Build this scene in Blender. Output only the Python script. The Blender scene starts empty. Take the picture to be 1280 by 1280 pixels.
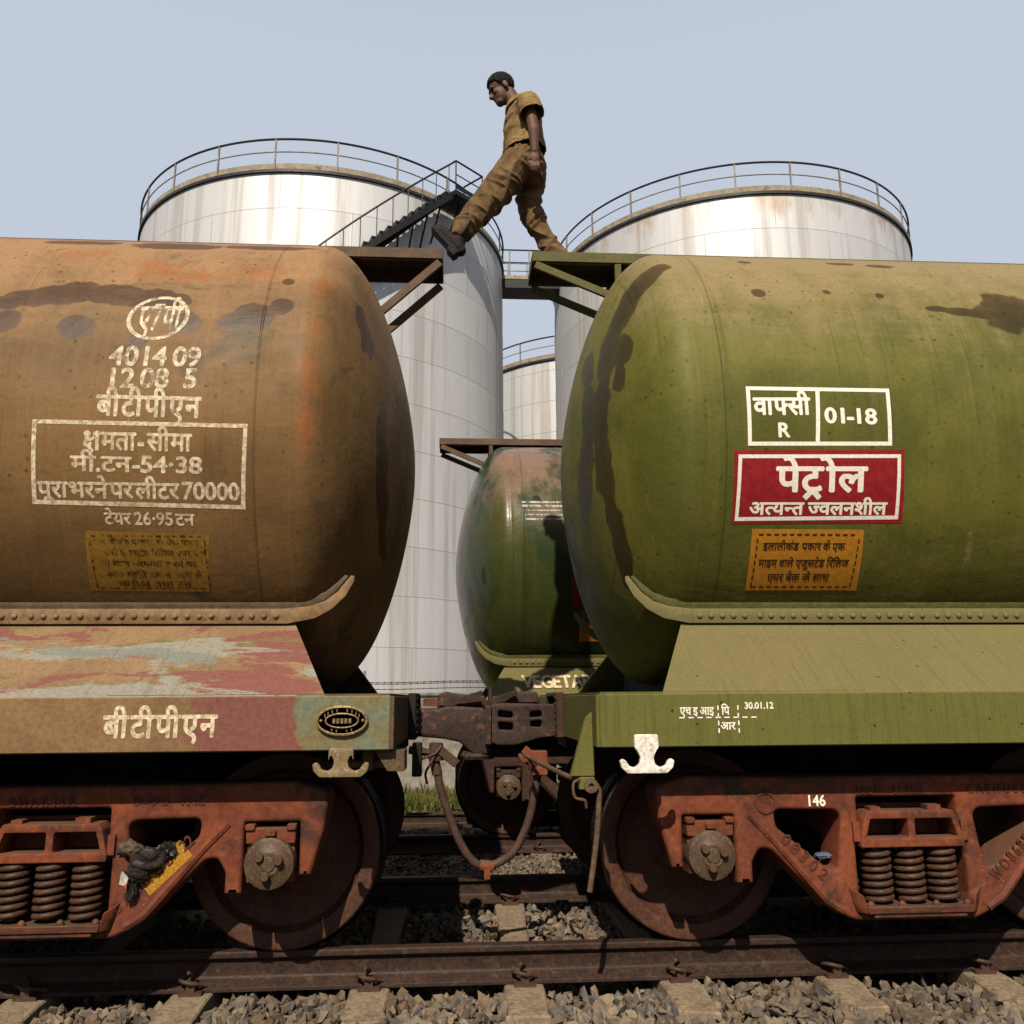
import bpy, bmesh, math, random
import numpy as np
from mathutils import Vector, Matrix
random.seed(7); RNG = np.random.default_rng(7)
SC = bpy.context.scene; COL = SC.collection
rad = math.radians
# ------------------------------------------------------------------ camera
cd = bpy.data.cameras.new('camera'); cam = bpy.data.objects.new('camera', cd); COL.objects.link(cam)
yaw, pitch, roll = 0.0653, 0.2133, -0.0072
r0 = Vector((math.cos(yaw), -math.sin(yaw), 0)); f0 = Vector((math.sin(yaw), math.cos(yaw), 0)); u0 = Vector((0, 0, 1))
fw = f0*math.cos(pitch)+u0*math.sin(pitch); up = u0*math.cos(pitch)-f0*math.sin(pitch)
rt = r0*math.cos(roll)+up*math.sin(roll); up2 = up*math.cos(roll)-r0*math.sin(roll)
m = Matrix((rt, up2, -fw)).transposed().to_4x4(); m.translation = (-0.1875, -5.6644, 1.2221)
cam.matrix_world = m
cd.sensor_width = 36; cd.lens = 36*1079.8/1280; cd.clip_start = 0.05; cd.clip_end = 2000
SC.camera = cam
# ------------------------------------------------------------------ sky, sun, exposure
SUNDIR = Vector((0.235, 1.0, -1.0)).normalized()
w = bpy.data.worlds.new("World"); SC.world = w; w.use_nodes = True
bgn = w.node_tree.nodes['Background']; sky = w.node_tree.nodes.new('ShaderNodeTexSky')
sky.sky_type = 'NISHITA'; sky.sun_disc = False
sky.sun_elevation = math.asin(-SUNDIR.z); sky.sun_rotation = rad(195)
sky.altitude = 0; sky.air_density = 1.0; sky.dust_density = 4.0; sky.ozone_density = 1.2
# hazy day: an even pale veil low over the land that thins out towards the zenith
wn_ = w.node_tree.nodes; wl_ = w.node_tree.links; tcw = wn_.new('ShaderNodeTexCoord'); sxw = wn_.new('ShaderNodeSeparateXYZ'); wl_.new(tcw.outputs['Generated'], sxw.inputs[0])
mrw = wn_.new('ShaderNodeMapRange'); mrw.interpolation_type = 'SMOOTHSTEP'; wl_.new(sxw.outputs[2], mrw.inputs[0])
for i_, v_ in zip((1, 2, 3, 4), (0.62, 1.0, 0.93, 0.2)): mrw.inputs[i_].default_value = v_
mxw = wn_.new('ShaderNodeMix'); mxw.data_type = 'RGBA'; wl_.new(mrw.outputs[0], mxw.inputs[0]); wl_.new(sky.outputs[0], mxw.inputs[6]); mxw.inputs[7].default_value = (5.7, 6.3, 7.3, 1)
wl_.new(mxw.outputs[2], bgn.inputs[0]); bgn.inputs[1].default_value = 0.05
sl = bpy.data.lights.new('sun', 'SUN'); sl.energy = 5.0; sl.angle = rad(0.5); sl.color = (1.0, 0.89, 0.74)
so = bpy.data.objects.new('sun', sl); COL.objects.link(so); so.rotation_euler = SUNDIR.to_track_quat('-Z', 'Y').to_euler()
so.location = (-8, -30, 30)
SC.view_settings.view_transform = 'Standard'; SC.view_settings.look = 'None'
SC.view_settings.exposure = 1.0; SC.view_settings.gamma = 1.0

# ------------------------------------------------------------------ object helpers
def tag(o, label=None, cat=None, group=None, kind=None):
    if label: o['label'] = label
    if cat: o['category'] = cat
    if group: o['group'] = group
    if kind: o['kind'] = kind
    return o
def empty(name, loc=(0, 0, 0), parent=None):
    o = bpy.data.objects.new(name, None); COL.objects.link(o); o.location = loc; o.empty_display_size = 0.2
    if parent: o.parent = parent
    return o
def link_mesh(name, me, mat, parent=None, loc=None):
    if mat and not me.materials: me.materials.append(mat)
    o = bpy.data.objects.new(name, me); COL.objects.link(o)
    if mat and me.materials[0] != mat: o.material_slots[0].link = 'OBJECT'; o.material_slots[0].material = mat
    if parent: o.parent = parent
    if loc: o.location = loc
    return o
def copy_tree(o, parent=None):
    c = o.copy(); COL.objects.link(c)
    if parent: c.parent = parent
    for ch in list(o.children): copy_tree(ch, c)
    return c
class MB:
    def __init__(s): s.v = []; s.f = []
    def add(s, vs, fs):
        k = len(s.v); s.v += [tuple(map(float, p)) for p in vs]; s.f += [tuple(i+k for i in q) for q in fs]; return s
    def hexa(s, p):
        return s.add(p, [(0, 3, 2, 1), (4, 5, 6, 7), (0, 1, 5, 4), (1, 2, 6, 5), (2, 3, 7, 6), (3, 0, 4, 7)])
    def box(s, x0, x1, y0, y1, z0, z1):
        return s.hexa([(x0, y0, z0), (x1, y0, z0), (x1, y1, z0), (x0, y1, z0), (x0, y0, z1), (x1, y0, z1), (x1, y1, z1), (x0, y1, z1)])
    def beam(s, p, q, wd, h, upv=(0, 0, 1)):
        p = Vector(p); q = Vector(q); d = (q-p).normalized(); sd = d.cross(Vector(upv)); sd.normalize(); u = sd.cross(d)
        a = sd*wd/2; b = u*h/2
        return s.hexa([p-a-b, q-a-b, q+a-b, p+a-b, p-a+b, q-a+b, q+a+b, p+a+b])
    def tube(s, path, r, n=8, closed=False):
        P = [Vector(p) for p in path]; N = len(P); rr = r if isinstance(r, (list, tuple)) else [r]*N
        vs = []; fs = []; prev = None
        for i in range(N):
            t = (P[(i+1) % N]-P[i-1]) if closed else (P[min(i+1, N-1)]-P[max(i-1, 0)])
            t.normalize()
            if prev is None:
                a = t.cross(Vector((0, 0, 1)) if abs(t.z) < .9 else Vector((1, 0, 0)))
            else:
                a = prev-t*prev.dot(t)
            a.normalize(); prev = a; b = t.cross(a)
            for j in range(n):
                c = 2*math.pi*j/n; vs.append(P[i]+(a*math.cos(c)+b*math.sin(c))*rr[i])
        M = N if closed else N-1
        for i in range(M):
            for j in range(n):
                i2 = (i+1) % N; fs.append((i*n+j, i*n+(j+1) % n, i2*n+(j+1) % n, i2*n+j))
        if not closed:
            fs.append(tuple(range(n))[::-1]); fs.append(tuple((N-1)*n+j for j in range(n)))
        return s.add(vs, fs)
    def lathe(s, prof, c=(0, 0, 0), axis='Y', n=48, a0=0, a1=2*math.pi):
        vs = []; fs = []; full = abs(a1-a0-2*math.pi) < 1e-6; M = n if full else n+1
        for r, t in prof:
            for j in range(M):
                a = a0+(a1-a0)*j/n; x, y = r*math.cos(a), r*math.sin(a)
                q = {'Y': (x, t, y), 'X': (t, x, y), 'Z': (x, y, t)}[axis]
                vs.append((q[0]+c[0], q[1]+c[1], q[2]+c[2]))
        for i in range(len(prof)-1):
            for j in range(n):
                j2 = (j+1) % M if full else j+1
                fs.append((i*M+j, i*M+j2, (i+1)*M+j2, (i+1)*M+j))
        return s.add(vs, fs)
    def ell(s, c, r, n=14, rot=None):
        vs = []; fs = []; H = n//2+1
        for i in range(H+1):
            th = math.pi*i/H
            for j in range(n):
                ph = 2*math.pi*j/n
                p = Vector((r[0]*math.sin(th)*math.cos(ph), r[1]*math.sin(th)*math.sin(ph), r[2]*math.cos(th)))
                if rot: p = rot@p
                vs.append(p+Vector(c))
        for i in range(H):
            for j in range(n): fs.append((i*n+j, (i+1)*n+j, (i+1)*n+(j+1) % n, i*n+(j+1) % n))
        return s.add(vs, fs)
    def cap(s, p, q, r1, r2, n=14, flat=1.0, fdir=(0, 1, 0)):
        """closed tapered capsule"""
        p = Vector(p); q = Vector(q); d = q-p; L = d.length; d.normalize()
        a = d.cross(Vector((0, 1, 0)) if abs(d.y) < .9 else Vector((1, 0, 0))).normalized(); b = d.cross(a)
        prof = []
        for i in range(6): t = math.pi/2*i/5; prof.append((r1*math.sin(t), -r1*math.cos(t)))
        for i in range(6): t = math.pi/2*i/5; prof.append((r2*math.cos(t), L+r2*math.sin(t)))
        vs = []; fs = []
        for r, t in prof:
            for j in range(n):
                c = 2*math.pi*j/n; vs.append(p+d*t+(a*math.cos(c)+b*math.sin(c)*flat)*r)
        for i in range(len(prof)-1):
            for j in range(n): fs.append((i*n+j, i*n+(j+1) % n, (i+1)*n+(j+1) % n, (i+1)*n+j))
        return s.add(vs, fs)
    def mesh(s, name, angle=35, bevel=0, merge=True, seg=1):
        me = bpy.data.meshes.new(name); me.from_pydata(s.v, [], s.f)
        bm = bmesh.new(); bm.from_mesh(me)
        if merge: bmesh.ops.remove_doubles(bm, verts=bm.verts, dist=1e-5)
        bmesh.ops.dissolve_degenerate(bm, edges=bm.edges, dist=1e-6)
        bmesh.ops.recalc_face_normals(bm, faces=bm.faces)
        if bevel:
            es = [e for e in bm.edges if len(e.link_faces) == 2 and e.calc_face_angle(0) > rad(30)]
            bmesh.ops.bevel(bm, geom=es, offset=bevel, segments=seg, profile=.6, affect='EDGES', clamp_overlap=True)
        bm.to_mesh(me); bm.free()
        me.shade_smooth(); me.set_sharp_from_angle(angle=rad(angle))
        return me
    def build(s, name, mat, parent=None, angle=35, bevel=0, loc=None, merge=True, seg=1):
        return link_mesh(name, s.mesh(name, angle, bevel, merge, seg), mat, parent, loc)

def fillet(pts, n=5):
    """pts: (x,z,r) -> polyline with rounded corners"""
    out = []; N = len(pts)
    for i in range(N):
        p = Vector(pts[i][:2]); r = pts[i][2] if len(pts[i]) > 2 else 0
        if r <= 0: out.append(tuple(p)); continue
        a = (Vector(pts[i-1][:2])-p); b = (Vector(pts[(i+1) % N][:2])-p)
        ang = a.angle(b); t = r/math.tan(ang/2); t = min(t, a.length*.48, b.length*.48)
        A = p+a.normalized()*t; B = p+b.normalized()*t
        for k in range(n+1):
            u = k/n; out.append(tuple(A*(1-u)**2+p*2*u*(1-u)+B*u*u))
    return out
def plate_data(outline, holes, y0, y1, bevel=.006, res=2):
    """filled 2D outline in the XZ plane with holes, extruded along Y from y0 to y1"""
    c = bpy.data.curves.new('tmp', 'CURVE'); c.dimensions = '2D'; c.fill_mode = 'BOTH'
    th = abs(y1-y0); c.extrude = max(th/2-bevel, 1e-4); c.bevel_depth = bevel; c.bevel_resolution = res; c.offset = -bevel
    for poly in [outline]+list(holes):
        sp = c.splines.new('POLY'); sp.points.add(len(poly)-1); sp.use_cyclic_u = True
        for i, p in enumerate(poly): sp.points[i].co = (p[0], p[1], 0, 1)
    o = bpy.data.objects.new('tmp', c); COL.objects.link(o)
    dg = bpy.context.evaluated_depsgraph_get(); ev = o.evaluated_get(dg); me = ev.to_mesh()
    ym = (y0+y1)/2
    vs = [(v.co.x, ym-v.co.z, v.co.y) for v in me.vertices]; fs = [tuple(p.vertices) for p in me.polygons]
    ev.to_mesh_clear(); bpy.data.objects.remove(o); bpy.data.curves.remove(c)
    return vs, fs
def plate(mb, outline, holes, y0, y1, bevel=.006, res=2):
    vs, fs = plate_data(outline, holes, y0, y1, bevel, res); mb.add(vs, fs); return mb

# ------------------------------------------------------------------ materials
class NG:
    def __init__(s, name):
        s.m = bpy.data.materials.new(name); s.m.use_nodes = True; s.nt = s.m.node_tree
        s.b = s.nt.nodes['Principled BSDF']; s.tc = s.nt.nodes.new('ShaderNodeTexCoord'); s.geo = None
    def put(s, n, k, v):
        if hasattr(v, 'is_linked') or isinstance(v, bpy.types.NodeSocket): s.nt.links.new(v, n.inputs[k])
        elif v is not None:
            if isinstance(v, (tuple, list)) and len(v) == 3 and n.inputs[k].type == 'RGBA': v = (*v, 1)
            n.inputs[k].default_value = v
    def map(s, scale, src='Object', loc=(0, 0, 0)):
        n = s.nt.nodes.new('ShaderNodeMapping'); s.nt.links.new(s.tc.outputs[src], n.inputs[0])
        n.inputs['Scale'].default_value = scale if isinstance(scale, (tuple, list)) else (scale,)*3
        n.inputs['Location'].default_value = loc
        return n.outputs[0]
    def noise(s, scale, detail=5, rough=.55, dist=0, loc=(0, 0, 0)):
        n = s.nt.nodes.new('ShaderNodeTexNoise'); s.nt.links.new(s.map(scale, loc=loc), n.inputs['Vector'])
        n.inputs['Scale'].default_value = 1; n.inputs['Detail'].default_value = detail; n.inputs['Roughness'].default_value = rough
        n.inputs['Distortion'].default_value = dist
        return n.outputs[0]
    def voro(s, scale, feature='F1', rnd=1):
        n = s.nt.nodes.new('ShaderNodeTexVoronoi'); n.feature = feature; s.nt.links.new(s.map(scale), n.inputs['Vector'])
        n.inputs['Scale'].default_value = 1; n.inputs['Randomness'].default_value = rnd
        return n.outputs
    def math(s, op, a, b=None, c=None, clamp=False):
        n = s.nt.nodes.new('ShaderNodeMath'); n.operation = op; n.use_clamp = clamp
        for i, v in enumerate((a, b, c)):
            if v is not None: s.put(n, i, v)
        return n.outputs[0]
    def step(s, x, lo, hi, a=0., b=1.):
        n = s.nt.nodes.new('ShaderNodeMapRange'); n.interpolation_type = 'SMOOTHSTEP'
        s.put(n, 0, x); s.put(n, 1, lo); s.put(n, 2, hi); s.put(n, 3, a); s.put(n, 4, b)
        return n.outputs[0]
    def mix(s, f, a, b, mode='MIX'):
        n = s.nt.nodes.new('ShaderNodeMix'); n.data_type = 'RGBA'; n.blend_type = mode
        s.put(n, 0, f); s.put(n, 6, a); s.put(n, 7, b)
        return n.outputs[2]
    def attr(s, name):
        n = s.nt.nodes.new('ShaderNodeAttribute'); n.attribute_name = name
        return n.outputs['Fac']
    def xyz(s, src='Object'):
        n = s.nt.nodes.new('ShaderNodeSeparateXYZ'); s.nt.links.new(s.tc.outputs[src], n.inputs[0]); return n.outputs
    def nrm(s):
        g = s.nt.nodes.new('ShaderNodeNewGeometry'); n = s.nt.nodes.new('ShaderNodeSeparateXYZ')
        s.nt.links.new(g.outputs['Normal'], n.inputs[0]); return n.outputs
    def bump(s, h, strength=.3, dist=.01, prev=None):
        n = s.nt.nodes.new('ShaderNodeBump'); s.put(n, 'Strength', strength); s.put(n, 'Distance', dist); s.put(n, 'Height', h)
        if prev: s.nt.links.new(prev, n.inputs['Normal'])
        return n.outputs[0]
    def done(s, col, rough=.6, metal=0., normal=None, alpha=None, spec=.14, k=.50):
        col = s.mix(1., col, (k, k, k), 'MULTIPLY')
        s.put(s.b, 'Base Color', col); s.put(s.b, 'Roughness', rough); s.put(s.b, 'Metallic', metal)
        if normal: s.nt.links.new(normal, s.b.inputs['Normal'])
        if alpha is not None: s.put(s.b, 'Alpha', alpha)
        if spec is not None: s.put(s.b, 'Specular IOR Level', spec)
        return s.m
def worn(name, c1, c2, c3=None, rough=.7, sc=7, metal=0., bump=.4, bd=.004, spots=None):
    """generic dirty painted / rusty metal"""
    g = NG(name); n1 = g.noise(sc, 6, .62); n2 = g.noise(sc*6, 5, .6, loc=(3, 1, 7))
    col = g.mix(g.step(n1, .38, .62), c1, c2)
    if c3: col = g.mix(g.step(g.noise(sc*2.3, 6, .68, loc=(9, 4, 2)), .54, .66), col, c3)
    col = g.mix(g.step(n2, .3, .75), g.mix(1., col, (.62, .6, .58), 'MULTIPLY'), col)
    if spots: col = g.mix(g.step(g.voro(sc*5)[0], .06, .12, 1, 0), col, spots)
    nb = g.bump(n2, bump, bd, g.bump(n1, bump*.6, bd*2))
    return g.done(col, g.step(n2, .3, .7, rough-.12, min(1, rough+.12)), metal, nb)
def barrel_paint(name, low, mid, top, rust, oil, dots=0, rough=.5, dusty=.8, gloss_oil=.46, patch=None):
    g = NG(name); nz = g.nrm()[2]
    big = g.noise((1.1, 1.4, 1.4), 6, .6, .3); med = g.noise((5, 3, 3), 7, .65, .4, (4, 2, 1)); fine = g.noise(45, 6, .7)
    stk = g.noise((16, 1.0, .7), 5, .6, .2); stk2 = g.noise((55, 2.2, 1.4), 4, .6, loc=(3, 3, 3)); hor = g.noise((1.2, 9, 9), 5, .6, .4, (1, 8, 3))
    col = g.mix(g.step(big, .36, .64), low, mid)
    col = g.mix(g.math('MULTIPLY', g.step(stk, .45, .75), .22), col, g.mix(.5, mid, top))
    col = g.mix(g.math('MULTIPLY', g.step(stk2, .52, .75), .22), col, g.mix(1., low, (.55, .55, .55), 'MULTIPLY'))
    # settled dust where the plate faces up
    dn = g.math('ADD', nz, g.math('MULTIPLY', g.math('SUBTRACT', med, .5), .9))
    dn = g.math('ADD', dn, g.math('MULTIPLY', g.math('SUBTRACT', hor, .5), .5))
    col = g.mix(g.math('MULTIPLY', g.step(dn, .12, .78), dusty), col, top)
    if patch:
        for pc, ps, lo, hi, lc in patch:
            col = g.mix(g.step(g.noise(ps, 7, .65, .6, lc), lo, hi), col, pc)
    ox = g.xyz(); ax = g.math('ABSOLUTE', ox[0]); az = ox[2]; wob = g.math('MULTIPLY', g.math('SUBTRACT', fine, .5), .006)
    def near(v, c, w_): return g.step(g.math('ABSOLUTE', g.math('SUBTRACT', g.math('ADD', v, wob), c)), w_*.35, w_, 1, 0)
    seam = g.math('MAXIMUM', near(az, 3.93, .009), g.math('MAXIMUM', near(ax, .74, .009), near(ax, 3.1, .009)))
    col = g.mix(g.math('MULTIPLY', seam, .45), col, g.mix(1., col, (.5, .46, .42), 'MULTIPLY'))
    drip = g.noise((70, .9, .55), 3, .5, .15, (6, 1, 9)); dgate = g.step(g.noise((1.6, 1.2, 1.0), 4, .6, loc=(8, 8, 1)), .46, .62)
    col = g.mix(g.math('MULTIPLY', g.math('MULTIPLY', g.step(drip, .60, .66), dgate), .5), col, g.mix(1., col, (.52, .48, .44), 'MULTIPLY'))
    chip = g.math('MULTIPLY', g.step(g.noise(60, 4, .75, .5, (3, 7, 1)), .665, .69), g.step(g.noise(3.5, 4, .6, loc=(4, 9, 9)), .5, .6))
    col = g.mix(chip, col, (.10, .052, .028))
    # rust scabs
    ra = g.attr('rust'); rn = g.noise((22, 14, 9), 8, .72, .5, (7, 7, 7))
    rm = g.step(g.math('ADD', ra, g.math('MULTIPLY', g.math('SUBTRACT', rn, .5), 2.6)), .55, .95)
    col = g.mix(g.math('MULTIPLY', rm, .6), col, rust)
    # oil
    oa = g.attr('stain'); on = g.noise((7, 7, 7), 4, .5, .2, (5, 1, 2))
    om = g.step(g.math('ADD', oa, g.math('MULTIPLY', g.math('SUBTRACT', on, .5), .7)), .24, .36)
    oc = g.mix(g.step(oa, .2, .9), g.mix(1., col, oil, 'MULTIPLY'), g.mix(1., col, tuple(x*.8 for x in oil), 'MULTIPLY'))
    col = g.mix(om, col, oc)
    # small chips and dark specks
    v = g.voro((13, 13, 13)); spm = g.step(v[0], .10, .17, 1, 0)
    gate = g.step(g.noise((2.2, 2.2, 2.2), 3, .5, loc=(2, 9, 4)), .5-dots*.25, .6)
    col = g.mix(g.math('MULTIPLY', g.math('MULTIPLY', spm, gate), .65), col, g.mix(1., col, (.28, .27, .25), 'MULTIPLY'))
    v2 = g.voro((34, 34, 34)); col = g.mix(g.math('MULTIPLY', g.step(v2[0], .06, .12, 1, 0), g.step(med, .52, .62)), col, (.03, .022, .016))
    # scratches running down
    sc = g.noise((95, 1.6, 1.0), 2, .4, loc=(11, 0, 5)); scm = g.math('MULTIPLY', g.step(sc, .70, .76), g.step(g.noise((3, 3, 4), 3, .5, loc=(1, 5, 9)), .55, .68))
    col = g.mix(g.math('MULTIPLY', scm, .55), col, (.42, .36, .28))
    col = g.mix(g.step(fine, .25, .6), g.mix(1., col, (.78, .77, .75), 'MULTIPLY'), col)
    nb = g.bump(seam, .5, .006, g.bump(big, .5, .03, g.bump(med, .1, .006, g.bump(g.math('SUBTRACT', fine, g.math('MULTIPLY', chip, .6)), .15, .0015))))
    ro = g.step(med, .3, .7, rough-.07, rough+.1)
    ro = g.mix(om, ro, (gloss_oil,)*3)
    return g.done(col, ro, 0., nb, spec=.12)
def paint_mat(name, c, wear=.45, sc=14, rough=.6, dirt=(.5, .45, .38)):
    g = NG(name); n = g.noise(sc, 8, .72, .3); n2 = g.noise(sc*5, 4, .6, loc=(4, 4, 4)); sv = g.noise((60, 6, 5), 4, .6, loc=(8, 2, 2))
    k = g.math('ADD', g.math('MULTIPLY', n, .6), g.math('ADD', g.math('MULTIPLY', n2, .2), g.math('MULTIPLY', sv, .2)))
    al = g.step(k, wear-.07, wear+.06)
    col = g.mix(g.step(n2, .35, .7), g.mix(1., c, dirt, 'MULTIPLY'), c)
    return g.done(col, rough, 0., None, al, k=.64)

M = {}
M['brown_barrel'] = barrel_paint('brown_barrel', (.152, .085, .030), (.238, .135, .049), (.355, .205, .097), (.33, .105, .03), (.40, .345, .29), .15, .60, .85,
                                 patch=[((.095, .078, .042), (2.6, 1.8, 1.6), .57, .70, (2, 6, 1)), ((.085, .062, .032), (1.5, 2.6, 3.2), .60, .72, (7, 3, 4))])
M['olive_barrel'] = barrel_paint('olive_barrel', (.088, .094, .014), (.15, .142, .022), (.31, .225, .112), (.26, .19, .09), (.40, .33, .28), .9, .60, .80)
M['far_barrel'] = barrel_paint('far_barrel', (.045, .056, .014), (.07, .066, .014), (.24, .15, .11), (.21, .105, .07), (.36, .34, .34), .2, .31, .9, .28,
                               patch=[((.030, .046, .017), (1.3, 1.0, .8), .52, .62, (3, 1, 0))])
def plate_paint(name, c, dirt, rough=.66):
    """brushed plate paint: run marks down the sheet, grit, chips to rust"""
    g = NG(name); n = g.noise(1.1, 5, .6, .3); run = g.noise((38, 1.6, 1.6), 4, .6, .1, (2, 5, 1)); run2 = g.noise((120, 3, 3), 3, .5, loc=(7, 1, 1)); fine = g.noise(70, 5, .7); band = g.noise((1.2, 22, 22), 4, .6, .2, (3, 3, 9))
    col = g.mix(g.math('MULTIPLY', g.step(n, .38, .66), .35), c, g.mix(1., c, (.80, .84, .78), 'MULTIPLY'))
    col = g.mix(g.math('MULTIPLY', g.step(run, .52, .68), .40), col, dirt); col = g.mix(g.math('MULTIPLY', g.step(run2, .56, .66), .25), col, dirt)
    col = g.mix(g.math('MULTIPLY', g.step(band, .58, .68), .22), col, g.mix(1., c, (.7, .78, .62), 'MULTIPLY'))
    v = g.voro(11); col = g.mix(g.math('MULTIPLY', g.step(v[0], .05, .11, 1, 0), g.step(n, .42, .5)), col, g.mix(1., dirt, (.5, .5, .5), 'MULTIPLY'))
    chip = g.math('MULTIPLY', g.step(g.noise(48, 5, .75, .6, (3, 7, 1)), .655, .68), g.step(g.noise(2.5, 4, .6, loc=(4, 9, 9)), .48, .6))
    col = g.mix(chip, col, (.085, .045, .025)); col = g.mix(g.step(fine, .28, .6), g.mix(1., col, (.82, .80, .77), 'MULTIPLY'), col)
    return g.done(col, g.step(run, .3, .7, rough-.06, rough+.14), 0., g.bump(n, .4, .02, g.bump(g.math('SUBTRACT', fine, chip), .2, .0015)))
M['olive_frame'] = plate_paint('olive_frame', (.134, .131, .029), (.075, .063, .021))
M['olive_skirt'] = plate_paint('olive_skirt', (.182, .154, .062), (.112, .094, .04))
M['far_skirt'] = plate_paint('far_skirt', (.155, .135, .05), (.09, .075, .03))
M['brown_band'] = worn('brown_band', (.31, .195, .098), (.26, .155, .075), (.19, .11, .05), .7, 6)
def cast_rust(name):
    g = NG(name); n = g.noise(4.5, 7, .62, .4); n2 = g.noise(26, 6, .65, loc=(3, 1, 7)); gr = g.noise((2.6, 2.6, 3.4), 7, .66, .7, (8, 3, 1)); fl = g.noise(16, 7, .74, .6, (2, 2, 9))
    col = g.mix(g.step(n, .36, .64), (.225, .060, .025), (.16, .044, .022))
    col = g.mix(g.math('MULTIPLY', g.step(fl, .56, .64), .55), col, (.30, .105, .045))
    col = g.mix(g.math('MULTIPLY', g.step(gr, .50, .66), .85), col, (.045, .026, .018))
    col = g.mix(g.math('MULTIPLY', g.step(g.nrm()[2], .35, .9), .7), col, g.mix(g.step(n2, .4, .6), (.14, .095, .062), (.10, .062, .04)))
    v = g.voro(30); col = g.mix(g.math('MULTIPLY', g.step(v[0], .05, .10, 1, 0), g.step(n, .5, .6)), col, (.40, .33, .25))
    col = g.mix(g.step(n2, .3, .62), g.mix(1., col, (.66, .62, .6), 'MULTIPLY'), col)
    return g.done(col, g.step(gr, .4, .7, .82, .55), 0, g.bump(n2, .55, .004, g.bump(n, .3, .012)))
M['rust_bogie'] = cast_rust('rust_bogie')
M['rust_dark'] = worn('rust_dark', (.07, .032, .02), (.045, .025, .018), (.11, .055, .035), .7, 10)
M['wheel_face'] = worn('wheel_face', (.115, .046, .025), (.085, .036, .021), (.05, .026, .017), .55, 8, bump=.2)
M['grime_and_shade'] = worn('grime_and_shade', (.014, .012, .01), (.022, .018, .014), (.03, .022, .016), .75, 8)  # near-black base also carries the darkness under the wagons
M['coupler'] = worn('coupler', (.058, .034, .025), (.04, .026, .02), (.17, .065, .042), .62, 8, bump=.5)
M['spring'] = worn('spring', (.11, .052, .03), (.07, .035, .023), (.045, .027, .02), .5, 16, bump=.3)
M['rail'] = worn('rail', (.055, .028, .019), (.038, .022, .017), (.085, .05, .032), .6, 9)
M['hose'] = worn('hose', (.10, .06, .042), (.075, .045, .033), (.15, .06, .035), .6, 12)
M['pipe'] = worn('pipe', (.17, .11, .065), (.12, .075, .045), (.09, .05, .03), .6, 12)
M['concrete'] = worn('concrete', (.33, .255, .17), (.26, .20, .135), (.18, .135, .09), .9, 8, bump=.7, bd=.006)
M['iron_clip'] = worn('iron_clip', (.10, .055, .035), (.07, .04, .028), None, .6, 20)
M['walkway'] = worn('walkway', (.16, .10, .055), (.11, .07, .04), (.19, .075, .035), .7, 9)
M['olive_walk'] = worn('olive_walk', (.15, .14, .042), (.12, .115, .034), (.13, .075, .035), .7, 9)
M['black_steel'] = worn('black_steel', (.016, .017, .02), (.022, .022, .024), None, .5, 6)
M['white_hook'] = worn('white_hook', (.98, .93, .84), (1., .97, .90), (.72, .55, .42), .55, 13)
M['ochre_hook'] = worn('ochre_hook', (.30, .22, .11), (.25, .18, .09), (.40, .36, .28), .6, 13)
M['brass'] = worn('brass', (.42, .30, .15), (.30, .21, .11), (.10, .075, .05), .42, 30, metal=.55)
M['cream_paint'] = paint_mat('cream_paint', (.66, .56, .40), .38, 9)
M['faded_paint'] = paint_mat('faded_paint', (.62, .53, .38), .455, 7)
M['glint_paint'] = paint_mat('glint_paint', (.62, .56, .46), .50, 16)  # patchy pale paint for the glints on the far barrel
M['white_paint'] = paint_mat('white_paint', (.78, .74, .66), .28, dirt=(.8, .78, .74))
M['red_paint'] = paint_mat('red_paint', (.25, .014, .018), .25, 6, .45, (.75, .7, .7))
M['orange_paint'] = paint_mat('orange_paint', (.46, .20, .018), .25, 8, .6, (.8, .75, .7))
M['old_yellow'] = paint_mat('old_yellow', (.27, .15, .022), .39, 7, .7, (.7, .65, .6))
M['ink'] = paint_mat('ink', (.05, .022, .008), .36, 25)
M['faint_ink'] = paint_mat('faint_ink', (.055, .026, .01), .5, 25)
M['yellow_paint'] = paint_mat('yellow_paint', (.42, .22, .02), .36, 22)
M['bearing'] = worn('bearing', (.13, .083, .05), (.09, .052, .033), (.20, .135, .085), .5, 22, bump=.2)
M['orange_adapter'] = worn('orange_adapter', (.20, .062, .022), (.13, .042, .018), (.12, .05, .03), .65, 14)
def cloth(name, c1, c2, dirt):
    g = NG(name); n = g.noise(7, 5, .6, .4); n2 = g.noise(150, 2, .5, loc=(2, 2, 2)); n3 = g.noise(4.5, 6, .65, .8, (5, 5, 5)); n4 = g.noise(26, 5, .6, .6, (1, 8, 2))
    col = g.mix(g.step(n, .4, .62), c1, c2); col = g.mix(g.math('MULTIPLY', g.step(n3, .50, .68), .8), col, dirt)
    col = g.mix(g.step(n4, .35, .6), g.mix(1., col, (.72, .7, .68), 'MULTIPLY'), col)
    return g.done(col, .92, 0, g.bump(n4, .5, .008, g.bump(n2, .3, .001)), spec=.2)
M['shirt'] = cloth('shirt', (.30, .195, .072), (.22, .14, .05), (.08, .054, .024)); M['trouser'] = cloth('trouser', (.180, .108, .045), (.125, .075, .032), (.042, .030, .018))
M['boot'] = worn('boot', (.014, .011, .009), (.022, .017, .013), None, .75, 20)
M['hair'] = worn('hair', (.010, .009, .009), (.014, .012, .012), None, .95, 60, bump=.25)
M['rag_dark'] = worn('rag_dark', (.018, .016, .014), (.03, .025, .02), (.07, .055, .04), .4, 20)
M['rag_tan'] = worn('rag_tan', (.13, .10, .065), (.09, .07, .045), None, .8, 20)
M['paper'] = worn('paper', (.6, .57, .5), (.5, .46, .4), None, .8, 20)
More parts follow.
